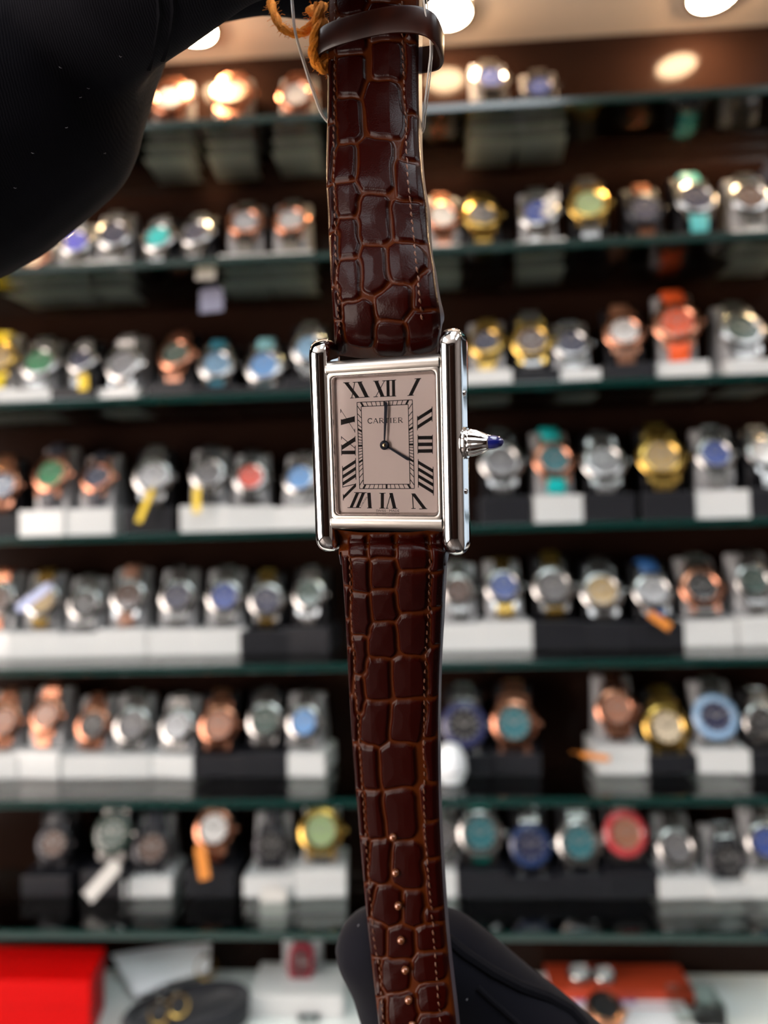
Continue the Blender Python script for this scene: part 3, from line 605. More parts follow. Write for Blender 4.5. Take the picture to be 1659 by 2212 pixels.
def strap_rows(ctrl, n):
    rows = catmull(ctrl, n); out = []
    for y, xl, xr, w in rows:
        w *= .001; nl, nr = (xl-CX)/FPX, (xr-CX)/FPX
        zl = (w*DIRX+w*DIRZ*nr)/(nr-nl); zr = zl-w*DIRZ
        out.append((y, xl, xr, np.array(WI @ Vector(at_depth(xl, y, zl))), np.array(WI @ Vector(at_depth(xr, y, zr)))))
    return out
def vnoise(x, y, seed):
    return np.sin(x*.071+seed)*np.cos(y*.053+seed*2.1)+.6*np.sin(x*.13+y*.11+seed*3)+.4*np.cos(y*.21-x*.17+seed)
def build_strap(name, ctrl, scales, n, m=150):
    rows = strap_rows(ctrl, n)
    L = np.array([r[3] for r in rows]); Rr = np.array([r[4] for r in rows])
    py = np.array([r[0] for r in rows])[:, None]; xl = np.array([r[1] for r in rows])[:, None]; xr = np.array([r[2] for r in rows])[:, None]
    u = np.linspace(0, 1, m)[None, :]
    X = xl+(xr-xl)*u; Yp = py+0*u
    wx = X+1.1*vnoise(X*.5, Yp*.5, 1.0); wy = Yp+1.3*vnoise(Yp*.5, X*.5, 2.0)
    best = np.full(X.shape, 99.0); second = np.full(X.shape, 99.0)
    rs = random.Random(7)
    for i, (a, b, c, d) in enumerate(scales):
        hx, hy = (c-a)/2+2.0, (d-b)/2+2.0; r = min(hx, hy)*rs.uniform(.45, .8)
        an = math.radians(rs.uniform(-6, 6)); sk = rs.uniform(-.10, .10)
        ox, oy = wx-(a+c)/2, wy-(b+d)/2
        ox, oy = ox*math.cos(an)+oy*math.sin(an)+sk*oy, -ox*math.sin(an)+oy*math.cos(an)
        qx = np.abs(ox)-hx+r; qy = np.abs(oy)-hy+r
        sd = np.hypot(np.maximum(qx, 0), np.maximum(qy, 0))+np.minimum(np.maximum(qx, qy), 0)-r
        second = np.minimum(second, np.maximum(best, sd)); best = np.minimum(best, sd)
    ins = np.minimum((second-best)/2, 7.0-best)      # distance inside the cell
    t = np.clip((ins-1.2)/7.5, 0, 1); t = t*t*(3-2*t)
    dome = np.clip(ins/30, 0, 1)
    hgt = (.36*t+.22*dome**.7)*mm_
    groove = 1-np.clip((ins-1.0)/4.5, 0, 1)
    # padded body, thinner along the stitched rim
    e = np.minimum(u, 1-u)*2
    body = 1.0*np.clip(e/.55, 0, 1)**.6*mm_+0*X
    edge = np.clip(np.minimum(u, 1-u)/.018, 0, 1); round_ = (1-np.sqrt(1-(1-edge)**2))*.45*mm_ if False else (np.sqrt(np.clip(1-(1-edge)**2, 0, 1))-1)*.5*mm_
    hgt = hgt*np.clip(e/.10, 0, 1)+body+round_-1.0*mm_
    # frame
    T_ = np.gradient((L+Rr)/2, axis=0); A = Rr-L
    N = np.cross(A, T_); N /= np.linalg.norm(N, axis=1)[:, None]
    if N[len(N)//2][2] < 0: N = -N
    P = L[:, None, :]+(Rr-L)[:, None, :]*u[:, :, None]+N[:, None, :]*hgt[:, :, None]
    vs = P.reshape(-1, 3); nv = len(vs)
    idx = np.arange(n*m).reshape(n, m)
    f = np.stack([idx[:-1, :-1], idx[:-1, 1:], idx[1:, 1:], idx[1:, :-1]], -1).reshape(-1, 4)
    me = bpy.data.meshes.new(name); me.from_pydata(vs.tolist(), [], f.tolist())
    at2 = me.attributes.new('groove', 'FLOAT', 'POINT'); at2.data.foreach_set('value', groove.astype(np.float32).ravel())
    bm = bmesh.new(); bm.from_mesh(me); bmesh.ops.recalc_face_normals(bm, faces=bm.faces); bm.to_mesh(me); bm.free()
    # make sure the front faces out
    if me.polygons[len(me.polygons)//2].normal.dot(Vector(N[n//2])) < 0: me.flip_normals()
    me.shade_smooth()
    o = link(name, me, leather, watch)
    # lining and edges as one closed shell behind the embossed face
    th = 1.9*mm_
    fr_l, fr_r = P[:, 0], P[:, -1]
    step = 4; ii = list(range(0, n, step)); 
    if ii[-1] != n-1: ii.append(n-1)
    vs = []
    for i in ii:
        vs += [fr_l[i], fr_r[i], fr_r[i]-N[i]*th, fr_l[i]-N[i]*th]
    k = len(ii)
    fs = [(4*i+a, 4*i+b, 4*i+4+b, 4*i+4+a) for i in range(k-1) for a, b in ((1, 2), (2, 3), (3, 0))]
    fs += [(0, 1, 2, 3), (4*k-4, 4*k-3, 4*k-2, 4*k-1)]
    link('strap_lining', MB().add(vs, fs).mesh('strap_lining'), edge_m, o)
    return o, rows, P, N, (X, Yp)
def surf_px(P, grid, x, y):                   # strap surface point seen near a pixel
    X, Yp = grid; i = int(np.argmin(np.abs(Yp[:, 0]-y))); j = int(np.argmin(np.abs(X[i]-x))); return i, j
def stitches(o, P, N, grid, line, pitch=17.0, ln=11.0):
    ys = np.arange(line[0][1], line[-1][1], pitch); lx = [p[0] for p in line]; ly = [p[1] for p in line]
    b = MB()
    for k, y in enumerate(ys):
        pts = []
        for t in (-.5, -.25, 0, .25, .5):
            yy = y+t*ln; xx = np.interp(yy, ly, lx)+t*2.0
            i, j = surf_px(P, grid, xx, yy); pts.append(P[i, j]+N[i]*(.10-.5*abs(t)**2)*mm_)
        b.tube(pts, [.05*mm_, .13*mm_, .16*mm_, .13*mm_, .05*mm_], 6)
    s_ = link('stitching', b.mesh('stitching', True), thread_m, o); s_['kind'] = 'stuff'
thread_m = mat('brown_thread', (.09, .030, .012), .55)
up_o, up_rows, up_P, up_N, up_g = build_strap('strap', UPPER, UP_SC, 620)
lo_o, lo_rows, lo_P, lo_N, lo_g = build_strap('strap', LOWER, LO_SC, 760)
up_o['label'] = 'upper half of the embossed brown strap'; lo_o['label'] = 'lower half of the embossed brown strap with holes'
stitches(up_o, up_P, up_N, up_g, [(722,-80),(722,152),(721,390),(726,563),(731,666),(735,720)])
stitches(up_o, up_P, up_N, up_g, [(868,-80),(870,111),(881,360),(885,407),(910,655),(914,690)])
stitches(lo_o, lo_P, lo_N, lo_g, [(755,1212),(758,1321),(765,1434),(773,1547),(777,1630),(787,1763),(796,1889),(805,1998),(819,2088),(832,2240)])
stitches(lo_o, lo_P, lo_N, lo_g, [(929,1215),(926,1321),(918,1468),(916,1620),(919,1799),(930,1925),(939,2034),(949,2160),(956,2240)])
bead_m = mat('glossy_copper_leather', (.17, .055, .02), .2, .35, coat=.8)
for x, y in [(853,1805),(859,1880),(864,1953),(871,2026),(879,2092),(887,2157),(893,2212),(902,2275)]:
    i, j = surf_px(lo_P, lo_g, x, y); p = lo_P[i, j]+lo_N[i]*.25*mm_
    link('hole_bead', MB().lathe([(.0001, -.9), (.5, -.7), (.70, -.2), (.66, .22), (.42, .5), (.0001, .6)], 20).xf(Matrix.Scale(.001, 4)).xf(Matrix.Translation(Vector(p))).mesh('hole_bead', True), bead_m, lo_o)
# keeper loop round the upper strap
def keeper():
    # outline round the strap section at the keeper row, wider than the strap on the right
    iL, _ = surf_px(up_P, up_g, 800, 88); iR, _ = surf_px(up_P, up_g, 800, 52)
    bandh = 50
    secs = []
    pts_front = [(690,108,-.3),(700,97,.9),(730,86,1.5),(770,76,1.8),(820,64,1.9),(870,57,1.9),(915,58,1.6),(938,68,.9)]
    nrm = Vector(up_N[iL]); 
    mid = Vector((up_P[iL, 0]+up_P[iL, -1])/2)
    cdir = WI.to_3x3()
    path = []
    d0 = (W @ mid); depth_mid = (np.array(d0)-EYE) @ CF
    for x, y, off in pts_front:
        dd = depth_mid-(x-800)/FPX*.117*.36
        path.append(Vector(WI @ Vector(at_depth(x, y, dd)))+nrm*off*mm_)
    back = [(943,84,-1.6),(934,96,-3.4),(900,102,-4.0),(800,112,-4.2),(712,122,-3.4),(694,118,-1.8)]
    for x, y, off in back:
        dd = depth_mid-(x-800)/FPX*.117*.36
        path.append(Vector(WI @ Vector(at_depth(x, y, dd)))+nrm*off*mm_)
    ring_ = catmull([tuple(p) for p in path]+[tuple(path[0])], 97)[:-1]
    up_dir = Vector(up_rows[iL-30][3]-up_rows[iL][3]).normalized()*1
    if up_dir.y < 0: up_dir = -up_dir
    cen = Vector(np.mean(ring_, 0)); vs = []; n = len(ring_); hb = 2.0*mm_; th = .62*mm_
    for i, p in enumerate(ring_):
        t = Vector(ring_[(i+1) % n]-ring_[i-1]).normalized(); o_ = t.cross(up_dir).normalized()
        if o_.dot(Vector(p)-cen) < 0: o_ = -o_
        p = Vector(p)
        for a, c in ((-1, 0), (-1, .7), (-.8, 1), (.8, 1), (1, .7), (1, 0)):
            vs.append(p+up_dir*hb*a+o_*th*c)
    fs = [(i*6+k, i*6+(k+1) % 6, ((i+1) % n)*6+(k+1) % 6, ((i+1) % n)*6+k) for i in range(n) for k in range(6)]
    return MB().add(vs, fs).mesh('keeper_loop', True)
keep_m = mat('keeper_leather', (.022, .0045, .002), .34, coat=.08, noise_amt=.9, noise_scale=260, spec=.3)
link('keeper_loop', keeper(), keep_m, watch)

# ------------------------------------------------------------------ gloved hands
glove_m = mat('black_cotton', (.0045, .0045, .0072), .9, spec=.08, sheen=.06)
nt = glove_m.node_tree; b_ = nt.nodes['Principled BSDF']
tc = nt.nodes.new('ShaderNodeTexCoord'); wv = nt.nodes.new('ShaderNodeTexWave'); wv.inputs['Scale'].default_value = 800; wv.inputs['Distortion'].default_value = 3.0
bp = nt.nodes.new('ShaderNodeBump'); bp.inputs['Strength'].default_value = .18; bp.inputs['Distance'].default_value = .0002
nt.links.new(tc.outputs['Object'], wv.inputs['Vector']); nt.links.new(wv.outputs['Fac'], bp.inputs['Height']); nt.links.new(bp.outputs['Normal'], b_.inputs['Normal'])
seam_m = mat('black_seam', (.004, .004, .006), .9, spec=.1)
lint_m = mat('pale_lint', (.3, .3, .32), .9)
def capsule(b, p0, p1, r0, r1):
    p0, p1 = Vector(p0), Vector(p1); ax = p1-p0; L = ax.length; z = ax.normalized(); x = z.orthogonal().normalized(); y = z.cross(x)
    rings = []; ns = 6
    for k in range(ns+1):
        a = math.pi/2*k/ns; rings.append((-r0*math.cos(a), max(r0*math.sin(a), r0*.02)))
    for k in range(ns+1):
        a = math.pi/2*k/ns; rings.append((L+r1*math.sin(a), max(r1*math.cos(a), r1*.02)))
    n = 20; vs = []
    for h, r in rings:
        for i in range(n):
            a = 2*math.pi*i/n; vs.append(p0+z*h+x*(r*math.cos(a))+y*(r*math.sin(a)))
    m_ = len(rings)
    fs = [(j*n+i, j*n+(i+1) % n, (j+1)*n+(i+1) % n, (j+1)*n+i) for j in range(m_-1) for i in range(n)]
    fs += [tuple(range(n))[::-1], tuple(range((m_-1)*n, m_*n))]
    b.add(vs, fs)
def chain(b, pts):                            # (x, y, depth, radius mm)
    Q = [(Vector(at_depth(x, y, d)), r*.001) for x, y, d, r in pts]
    for (p, r), (q, s_) in zip(Q[:-1], Q[1:]): capsule(b, p, q, r, s_)
def hand_mesh(chains, name, voxel=.0012, smooth=10, fold=.0006):
    b = MB()
    for c in chains: chain(b, c)
    o = bpy.data.objects.new('tmp', b.mesh('tmp')); col.objects.link(o)
    md = o.modifiers.new('r', 'REMESH'); md.mode = 'VOXEL'; md.voxel_size = voxel
    ms = o.modifiers.new('s', 'SMOOTH'); ms.iterations = smooth; ms.factor = .6
    dg = bpy.context.evaluated_depsgraph_get(); dg.update()
    me = bpy.data.meshes.new_from_object(o.evaluated_get(dg)); bpy.data.objects.remove(o)
    nr = [v.normal.copy() for v in me.vertices]
    for v, n in zip(me.vertices, nr):
        c = v.co
        f = noise.noise(c*55)*.9+noise.noise(Vector((c.x*60+c.z*50, c.y*30, c.z*150)))*.6
        v.co = c+n*f*fold
    me.shade_smooth(); me.name = name
    return me
def place_on(me, pts):                        # photo pixels dropped on the glove surface
    bv = BVHTree.FromPolygons([v.co[:] for v in me.vertices], [p.vertices[:] for p in me.polygons]); out = []
    for x, y in pts:
        h = bv.ray_cast(Vector(EYE), Vector(ray(x, y)).normalized())
        if h[0] is not None: out.append((h[0], h[1]))
    return out
def rebase(o, me, M0):
    me.transform(M0.inverted()); return o
# upper hand: fingers run behind the top of the strap, palm and cuff fill the corner
upper = [
 [(60,80,.130,17),(200,-30,.133,15),(400,-84,.137,10.6),(560,-96,.139,9.4),(660,-80,.139,9.0),(872,-66,.1365,7.6)],            # index finger
 [(120,40,.133,18),(330,-180,.142,11),(640,-230,.146,9),(850,-240,.142,8)],                                 # middle
 [(60,0,.134,17),(250,-330,.147,10.5),(560,-390,.150,8.6),(760,-380,.146,7.6)],                             # ring
 [(0,-40,.135,16),(150,-470,.150,9.5),(420,-530,.152,7.8),(600,-520,.148,7)],                               # little
 [(30,130,.128,18),(230,-20,.116,12.5),(480,-170,.110,10.5),(740,-205,.1105,9)],                            # thumb, over the strap above the frame
 [(124,40,.131,19.2),(38,195,.129,21.8),(-125,318,.129,22.6),(-420,440,.132,23),(-900,620,.140,27)],          # palm heel, wrist, sleeve
 [(-100,40,.134,22),(-350,250,.135,25)],
]
hm = hand_mesh(upper, 'glove')
Mh = Matrix.Translation(Vector(at_depth(0, 200, .13)))
uh = tag(empty('gloved_hand', Mh), 'black gloved hand in the upper corner gripping the strap top', 'hand', 'gloved hands')
seam = place_on(hm, [(372,-20),(376,20),(372,60),(362,100),(352,130)])
rib = place_on(hm, [(340,-30),(346,30),(338,90),(322,150)])
lint = place_on(hm, [(130,145),(173,210),(143,275),(32,405),(190,190),(225,330),(70,330),(260,120)])
hm.transform(Mh.inverted()); link('glove', hm, glove_m, uh)
for nm, s_ in (('seam', seam), ('seam', rib)):
    if len(s_) > 1: link(nm, MB().tube([Mh.inverted() @ (p-n*.0003) for p, n in s_], .0006, 8).mesh(nm, True), seam_m, uh)
for p, n in lint:
    t = n.orthogonal().normalized()
    link('lint_fleck', MB().tube([Mh.inverted() @ (p+n*.0001-t*.0002), Mh.inverted() @ (p+n*.0003), Mh.inverted() @ (p+n*.0001+t*.0002)], .00005, 5).mesh('lint_fleck'), lint_m, uh)
# lower hand
lower = [
 [(818,2054,.1465,8.6),(958,2066,.150,9.4),(1215,2296,.153,11.0),(1430,2520,.152,13.5)],                     # index finger
 [(820,2066,.1470,8.7),(850,2125,.148,8.9),(895,2215,.149,9.4),(1110,2400,.154,10.5),(1380,2620,.154,14)],                        # middle finger
 [(960,2430,.152,8.4),(1120,2540,.157,9.6),(1360,2720,.156,13)],                                             # ring
 [(1000,2590,.154,7.6),(1120,2660,.158,8.6),(1330,2800,.157,12)],                                            # little
 [(935,2452,.1185,8.2),(1080,2480,.119,9.6),(1300,2560,.126,11.5),(1500,2720,.144,15)],                      # thumb in front, below the frame
 [(1400,2540,.153,16),(1450,2680,.153,19),(1560,2900,.152,23),(1800,3300,.15,27)],
]
hm = hand_mesh(lower, 'glove', smooth=14)
Mh = Matrix.Translation(Vector(at_depth(1100, 2212, .15)))
lh = tag(empty('gloved_hand', Mh), 'black gloved hand behind the lower end of the strap', 'hand', 'gloved hands')
s1 = place_on(hm, [(968,2030),(1000,2058),(1060,2098),(1120,2130),(1180,2152),(1230,2180),(1262,2214)])
s2 = place_on(hm, [(1030,2132),(1060,2160),(1095,2190),(1130,2222)])
s3 = place_on(hm, [(752,1972),(742,2010),(750,2060),(772,2120)])
lint = place_on(hm, [(1008,2158),(1140,2080),(775,2000),(1090,2020)])
hm.transform(Mh.inverted()); link('glove', hm, glove_m, lh)
for s_, r in ((s1, .0012), (s2, .0006)):
    if len(s_) > 1: link('seam', MB().tube([Mh.inverted() @ (p+n*.0000) for p, n in s_], r, 8).mesh('seam', True), seam_m, lh)
for p, n in lint:
    t = n.orthogonal().normalized()
    link('lint_fleck', MB().tube([Mh.inverted() @ (p+n*.0001-t*.0002), Mh.inverted() @ (p+n*.0003), Mh.inverted() @ (p+n*.0001+t*.0002)], .00005, 5).mesh('lint_fleck'), lint_m, lh)

# ------------------------------------------------------------------ nylon tag string and orange yarn
nylon = mat('clear_nylon', (.75, .72, .68), .15, coat=.5, trans=.4)
def strand(pts, r, name, m, parent, n=8, res=60):
    P = catmull([tuple(at_depth(x, y, d)) for x, y, d in pts], res)
    return link(name, MB().tube([parent.matrix_world.inverted() @ Vector(p) for p in P], r, n).mesh(name, True), m, parent)
ts = tag(empty('tag_string', at_depth(800, 270, .128)), 'clear nylon tag string looped around the strap', 'string')
strand([(626,-60,.124),(630,10,.123),(637,70,.122),(655,135,.122),(678,205,.123),(702,258,.1245),(760,300,.1255),(840,310,.1245),(905,290,.121),(915,240,.1195),(925,160,.1185),(930,95,.1175),(918,20,.116),(908,-60,.116)], .00016, 'filament', nylon, ts)
strand([(628,-60,.1242),(634,14,.1232),(640,72,.1222),(659,135,.1222),(682,205,.1232),(705,258,.1247),(762,304,.1257),(842,314,.1247),(909,292,.1212),(920,240,.1197),(930,160,.1187),(934,95,.1177),(924,20,.1165),(916,-60,.1165)], .00010, 'filament', nylon, ts)
yarn_m = mat('orange_yarn', (.75, .24, .012), .85, noise_amt=.35, noise_scale=1500, bump=.5, bump_scale=3000)
yl_ = tag(empty('yarn_loop', at_depth(680, 70, .125)), 'fuzzy orange yarn loop knotted beside the strap', 'yarn')
def yarn(pts, rmm):
    P = catmull([tuple(at_depth(x, y, d)) for x, y, d in pts], 70)
    inv = yl_.matrix_world.inverted()
    Q = [inv @ Vector(p) for p in P]
    T0 = []
    for s_ in (0, math.pi):                   # two plies twisted together
        ply = []
        for i, p in enumerate(Q):
            t = (Q[min(i+1, len(Q)-1)]-Q[max(i-1, 0)]).normalized(); a = t.orthogonal().normalized(); b = t.cross(a)
            ph = i*.32+s_; ply.append(p+(a*math.cos(ph)+b*math.sin(ph))*rmm*.00028)
        link('yarn_ply', MB().tube(ply, rmm*.00068, 8).mesh('yarn_ply', True), yarn_m, yl_)
    fz = MB()
    r_ = random.Random(3)
    for k in range(150):
        p = Q[r_.randrange(len(Q))]; d = Vector((r_.uniform(-1, 1), r_.uniform(-1, 1), r_.uniform(-1, 1))).normalized()
        e = d.orthogonal().normalized(); l = r_.uniform(.5, 1.6)*.001
        fz.tube([p+d*rmm*.0007, p+d*(rmm*.0007+l*.5)+e*l*.2, p+d*(rmm*.0007+l*.7)+e*l*.6], .000025, 4)
    o = link('yarn_fuzz', fz.mesh('yarn_fuzz'), yarn_m, yl_); o['kind'] = 'stuff'
yarn([(585,5,.128),(596,38,.127),(612,62,.126),(640,72,.1255),(664,64,.1255),(684,40,.126),(700,10,.127)], .85)
yarn([(690,10,.124),(686,50,.1235),(680,90,.1235),(678,120,.124),(688,142,.1245),(704,146,.125),(716,126,.1255)], 1.05)
yarn([(670,20,.1265),(690,34,.125),(700,62,.1245),(692,92,.1245),(690,120,.125),(712,132,.126)], 1.0)

# ------------------------------------------------------------------ things on the counter
ZC = Z_COUNTER
def thing(name, M0, label, cat, group=None): return tag(empty(name, M0), label, cat, group)
red_m = mat('red_card', (.48, .001, .001), .55, spec=.08, noise_amt=.05, noise_scale=40)
# red box: lid and body
zt = ZC+.052
pr, pf = at_Z(228, 2046, zt), at_Z(196, 2122, zt)
e = thing('gift_box', (pr[0], pr[1], ZC), 'bright red box at the lower left corner of the counter', 'box')
dx = pf[0]-pr[0]; dy = pf[1]-pr[1]
poly = [(0, 0), (dx, dy), (dx-.16, dy+.002), (-.16, .002)]
link('body', MB().prism([(x*.985-.001, y*.97-.001) for x, y in poly], 0, .030).mesh('body', bevel=.0008), red_m, e)
link('lid', MB().prism(poly, .0302, .052).mesh('lid', bevel=.0012), red_m, e)
# white folded card leaning behind the box
paper = mat('white_card', (.72, .74, .77), .5, noise_amt=.03, noise_scale=30)
A = [at_Y(240, 2062, .715), at_Y(455, 2036, .720), at_Y(452, 2098, .690), at_Y(292, 2152, .672)]
e = thing('folded_card', (A[0][0], A[0][1], ZC), 'white folded card standing open between red box and black tray', 'card')
o0 = np.array([A[0][0], A[0][1], ZC])
mid1, mid2 = (A[0]+A[1])/2+np.array([0, 0, .002]), (A[2]+A[3])/2+np.array([0, 0, .003])
for P4 in ((A[0], mid1, mid2, A[3]), (mid1, A[1], A[2], mid2)):
    P4 = [p-o0 for p in P4]; n_ = np.cross(P4[1]-P4[0], P4[3]-P4[0]); n_ /= np.linalg.norm(n_)
    link('leaf', MB().add([*P4, *[p-n_*.0012*np.sign(n_[2]) for p in P4]], [(0, 1, 2, 3), (7, 6, 5, 4), (0, 4, 5, 1), (1, 5, 6, 2), (2, 6, 7, 3), (3, 7, 4, 0)]).mesh('leaf'), paper, e)
link('support_flap', MB().prism([(.025, -.012), (.06, -.02), (.06, -.006), (.025, .0)], 0, .018).mesh('support_flap'), paper, e)
# black oval tray with gold rings
c = at_Z(405, 2168, ZC+.022)
tray = thing('oval_tray', Matrix.Translation((c[0], c[1], ZC)) @ Matrix.Rotation(.42, 4, 'Z'), 'black velvet oval tray holding gold rings', 'tray')
velvet = mat('black_velvet', (.010, .011, .016), .8, sheen=.3)
pad = MB().lathe([(.001, .016), (.046, .017), (.050, .015), (.050, .010)], 40).xf(Matrix.Diagonal((1.0, .52, 1, 1))).mesh('pad', True)
link('rim', MB().lathe([(.050, 0), (.053, .002), (.054, .020), (.052, .0225), (.049, .0215), (.048, .012), (.048, .0)], 48, close=True).xf(Matrix.Diagonal((1.0, .55, 1, 1))).mesh('rim', True), velvet, tray)
link('pad', pad, velvet, tray)
def ring_thing(x, y, h, r, label, tilt, yaw, m='gold'):
    p = at_Z(x, y, h)
    e = thing('finger_ring', Matrix.Translation(Vector(p)) @ Matrix.Rotation(yaw, 4, 'Z') @ Matrix.Rotation(tilt, 4, 'X'), label, 'ring', 'rings on the black tray')
    link('band', MB().lathe([(r-.0012, -.002), (r, -.0022), (r+.0004, 0), (r, .0022), (r-.0012, .002)], 32, close=True).mesh('band', True), M[m], e)
    link('setting', MB().lathe([(.0004, .0), (.0022, .0006), (.0028, .002), (.0014, .003), (.0003, .003)], 12).xf(Matrix.Translation((0, r, 0)) @ Matrix.Rotation(-math.pi/2, 4, 'X')).mesh('setting', True), M['steel'], e)
ring_thing(345, 2188, ZC+.026, .0085, 'gold ring at the near end of the black tray', 1.1, .2)
ring_thing(385, 2172, ZC+.027, .0085, 'gold ring beside the nearest ring on the black tray', 1.0, .6)
ring_thing(445, 2090, ZC+.030, .0095, 'pale gold ring at the far end of the black tray', 1.2, .4)
# red tonneau watch on a clear stand
p = at_Y(650, 2078, .69)
stand_base = at_Z(650, 2150, ZC)
sx_ = p[0]
e = thing('watch_stand', (sx_, .69, ZC), 'low white stand on the counter carrying the red watch', 'stand')
link('base', MB().box((-.042, -.030, 0), (.042, .022, .020)).mesh('base', bevel=.0015), M['white_acrylic'], e)
hcol = p[2]-ZC+.016
link('column', MB().prism([(-.018, .006), (.018, .006), (.018, .020), (-.018, .020)], .0202, hcol).mesh('column', bevel=.002), M['grey_acrylic'], e)
e = thing('wrist_watch', Matrix.Translation(Vector(p)) @ Matrix.Rotation(math.radians(76), 4, 'X'), 'red barrel shaped watch with black strap on the counter', 'watch')
rw, rh = .0118, .0155
bar = [(rw*(1-.18*abs(math.sin(a))**3)*math.copysign(abs(math.cos(a))**.55, math.cos(a)), rh*math.copysign(abs(math.sin(a))**.6, math.sin(a))) for a in [2*math.pi*k/40 for k in range(40)]]
crim = mat('red_carbon', (.26, .012, .03), .35, coat=.5, noise_amt=.4, noise_scale=400)
link('case', MB().prism(bar, -.004, .0022).mesh('case', True, bevel=.0008), crim, e)
link('dial', MB().prism([(x*.72, y*.74) for x, y in bar], .0022, .0028).mesh('dial'), mat('dark_skeleton_dial', (.10, .03, .035), .3, noise_amt=.9, noise_scale=500), e)
link('hour_hand', MB().box((-.0005, -.001, .003), (.0005, .006, .0034)).mesh('hour_hand'), M['marker'], e)
link('minute_hand', MB().box((-.0005, -.0005, .0034), (.008, .0005, .0037)).mesh('minute_hand'), M['marker'], e)
link('crown', MB().lathe([(.0003, .0115), (.0018, .0115), (.002, .014), (.0003, .0145)], 12, 'x').mesh('crown', True), M['blackmetal'], e)
blk = strap_mat((.015, .015, .017))
link('strap', MB().prism([(-.008, .014), (.008, .014), (.007, .022), (-.007, .022)], -.004, -.001).mesh('strap', bevel=.0005), blk, e)
link('strap', MB().prism([(-.008, -.014), (.008, -.014), (.006, -.030), (-.006, -.030)], -.004, -.001).mesh('strap', bevel=.0005), blk, e)
# clear ring on the base of that stand
q = at_Z(668, 2196, ZC)
e = thing('clear_pillbox', (q[0], q[1], ZC), 'small clear round box lying on the white counter', 'box')
link('wall', MB().lathe([(.010, 0), (.011, 0), (.011, .005), (.010, .005)], 28, close=True).mesh('wall', True), glass_mat('clear_plastic', (.9, .92, .92)), e)
link('top', MB().lathe([(.0004, .005), (.0105, .005), (.0105, .0056), (.0004, .0062)], 28).mesh('top', True), glass_mat('clear_plastic_top', (.9, .92, .92)), e)
# right: red booklet, printed card, silver domes, copper watch head, acrylic block
q0, q1 = at_Z(1185, 2122, ZC+.012), at_Z(1490, 2124, ZC+.012)
e = thing('booklet', (q0[0], q0[1], ZC), 'long red booklet lying at the back of the counter', 'booklet')
Lb = q1[0]-q0[0]
link('pages', MB().box((.001, -.010, .0012), (Lb-.001, .029, .0108)).mesh('pages'), paper, e)
rc = mat('red_orange_cover', (.48, .05, .015), .5, noise_amt=.1, noise_scale=60)
link('cover', MB().box((0, -.011, 0), (Lb, .030, .001)).box((0, -.011, .011), (Lb, .030, .012)).box((0, -.012, 0), (Lb, -.011, .012)).mesh('cover'), rc, e)
q0, q1 = at_Z(1215, 2170, ZC+.004), at_Z(1480, 2170, ZC+.004)
e = thing('printed_card', (q0[0], q0[1], ZC), 'white printed card in front of the red booklet', 'card')
Lc = q1[0]-q0[0]
link('sheet', MB().box((0, -.035, 0), (Lc, .012, .004)).mesh('sheet', bevel=.0006), paper, e)
pm = mat('violet_print', (.2, .18, .42), .5); rm = mat('pink_print', (.6, .25, .25), .5)
for k in range(6): link('print_line', MB().box((.012+.009*k, .002, .00402), (.019+.009*k, .0075, .0042)).mesh('print_line'), pm, e)
link('print_band', MB().box((.02, -.004, .00402), (Lc-.004, -.002, .0042)).mesh('print_band'), rm, e)
for k, (x, y, r) in enumerate(((1252, 2098, .0115), (1305, 2102, .0105))):
    q = at_Z(x, y, ZC+.018)
    e = thing('loose_watch', (q[0], q[1], ZC+.0121), 'silver round watch head on the red booklet, %s one' % ('larger' if k == 0 else 'smaller'), 'watch', 'loose watch heads')
    link('case', MB().lathe([(.0004, 0), (r*.9, 0), (r, .003), (r*.95, .006), (r*.8, .0075), (r*.78, .0068), (.0004, .0068)], 28).mesh('case', True), M['steel'], e)
    link('dial', MB().lathe([(.0004, .0069), (r*.76, .0069), (r*.76, .0072), (.0004, .0072)], 28).mesh('dial'), dial_mat(WHITE), e)
q = at_Z(1306, 2182, ZC+.012)
e = thing('loose_watch', Matrix.Translation((q[0], q[1], ZC+.011)) @ Matrix.Rotation(.35, 4, 'X'), 'copper ringed black watch head lying on the printed card', 'watch', 'loose watch heads')
r = .0165
link('case', MB().lathe([(.0004, -.005), (r*.85, -.005), (r, -.001), (r, .003), (r*.9, .006), (r*.74, .0066), (r*.72, .005), (.0004, .005)], 36).mesh('case', True), M['rose'], e)
link('dial', MB().lathe([(.0004, .0051), (r*.71, .0051), (r*.71, .0055), (.0004, .0055)], 30).mesh('dial'), dial_mat(DARK), e)
link('crown', MB().lathe([(.0003, r), (.002, r), (.002, r+.003), (.0003, r+.003)], 12, 'x').mesh('crown', True), M['rose'], e)
q = at_Z(1500, 2190, ZC)
e = thing('acrylic_block', (q[0], q[1], ZC), 'clear acrylic block on the white counter at right', 'block')
link('body', MB().box((-.02, -.02, 0), (.02, .012, .018)).mesh('body', bevel=.001), glass_mat('clear_acrylic', (.86, .92, .9)), e)
link('foot', MB().box((-.022, -.022, 0), (.022, .014, .0)).box((-.022, -.022, -.0), (.022, -.0205, .002)).mesh('foot'), M['grey_acrylic'], e)

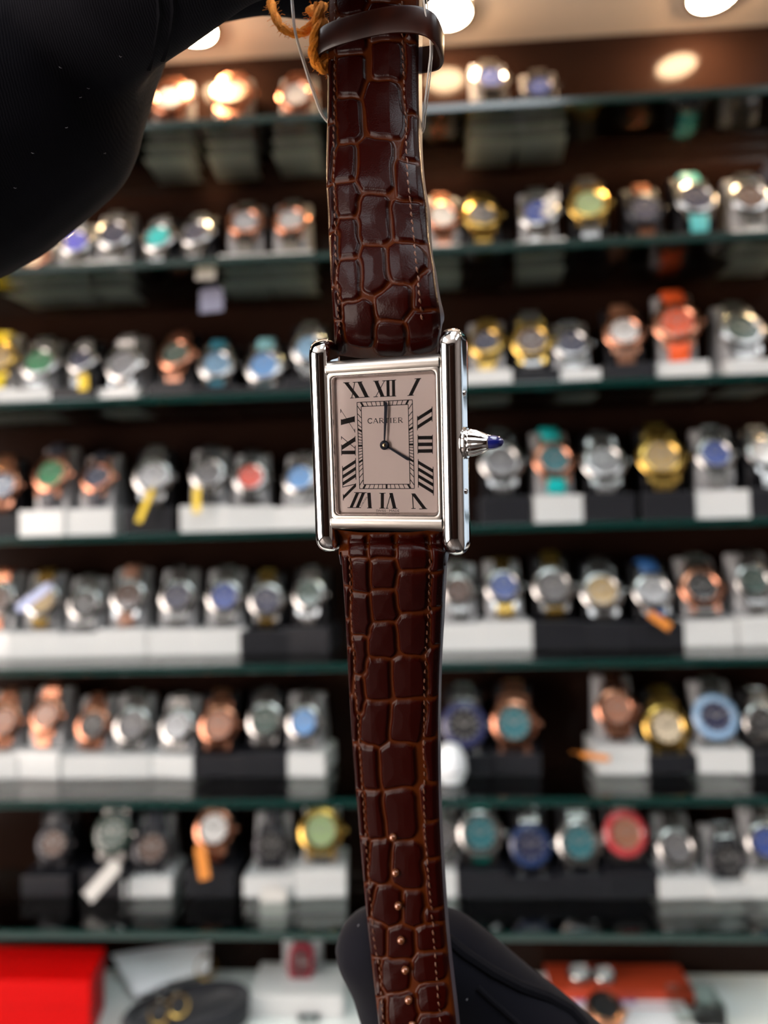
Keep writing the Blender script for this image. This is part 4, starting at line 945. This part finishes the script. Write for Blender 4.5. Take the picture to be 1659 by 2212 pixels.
# ------------------------------------------------------------------ tags tied to watches
tagw = mat('white_tag_paper', (.5, .48, .45), .6); tago = mat('orange_tag', (.6, .2, .02), .6); tagy = mat('yellow_tag', (.7, .48, .02), .6); tagp = mat('pale_blue_film', (.45, .5, .75), .25, coat=.5); tagg = mat('grey_violet_tag', (.13, .13, .19), .5)
def slip(x, y, Yd, wpx, hpx, ang, m, label):
    p = at_Y(x, y, Yd); k = Yd/FPX
    e = thing('price_tag', Matrix.Translation(Vector(p)) @ Matrix.Rotation(math.radians(75), 4, 'X') @ Matrix.Rotation(math.radians(ang), 4, 'Z'), label, 'tag', 'tags on the shelf watches')
    hx, hy = wpx*k/2, hpx*k/2
    link('slip', MB().prism([(-hx, -hy), (hx, -hy), (hx, hy*.8), (hx*.6, hy), (-hx*.6, hy), (-hx, hy*.8)], 0, .0004).mesh('slip'), m, e)
    link('cord', MB().tube([(0, hy*.8, .0006), (hx*.3, hy*1.3, .001), (hx*.1, hy*1.6, -.001)], .0003, 6).mesh('cord'), m, e)
slip(1190, 442, .662, 24, 66, -22, tagw, 'pinkish white tag hanging across the second shelf steel watch')
slip(222, 1902, .655, 30, 92, -42, tagw, 'white tag dangling below the green watch on the seventh shelf')
slip(74, 1290, .664, 20, 88, -52, tagp, 'pale blue film strip across a fifth shelf watch')
slip(457, 648, .633, 52, 62, 4, tagg, 'pale tag hanging below the second shelf')
slip(180, 826, .664, 22, 40, 8, tagy, 'yellow tag below the navy watch on the third shelf')
slip(314, 1092, .662, 14, 80, -18, tagy, 'yellow tag below the silver dial watch on the fourth shelf')
slip(425, 1080, .664, 16, 60, 3, tagy, 'yellow tag below the grey dial watch on the fourth shelf')
slip(1424, 1340, .664, 18, 52, 52, tago, 'orange tag under the silver dial watch on the fifth shelf')
slip(437, 1862, .662, 24, 70, 14, tago, 'orange tag beside the white dial watch on the seventh shelf')
slip(445, 586, .630, 44, 44, 0, tagw, 'white tag beside the second shelf edge')
slip(1285, 1634, .664, 12, 60, 80, tago, 'orange tag on the black stand of the sixth shelf')
slip(590, 1945, .665, 56, 50, 0, tagw, 'white price tag on the stand of the black watch, seventh shelf')
q = at_Y(974, 1655, .655)
e = thing('ring_cushion', (q[0], q[1], SHELF_Z[5]), 'white egg shaped cushion beside the strap on the sixth shelf', 'cushion')
link('pad', MB().lathe([(.001, 0), (.010, .001), (.014, .010), (.013, .022), (.008, .031), (.001, .034)], 24).mesh('pad', True), paper, e)
link('seam', MB().lathe([(.0139, .0095), (.0143, .0105), (.0139, .0115)], 24, close=True).mesh('seam', True), M['grey_acrylic'], e)
bpy.context.view_layer.update()
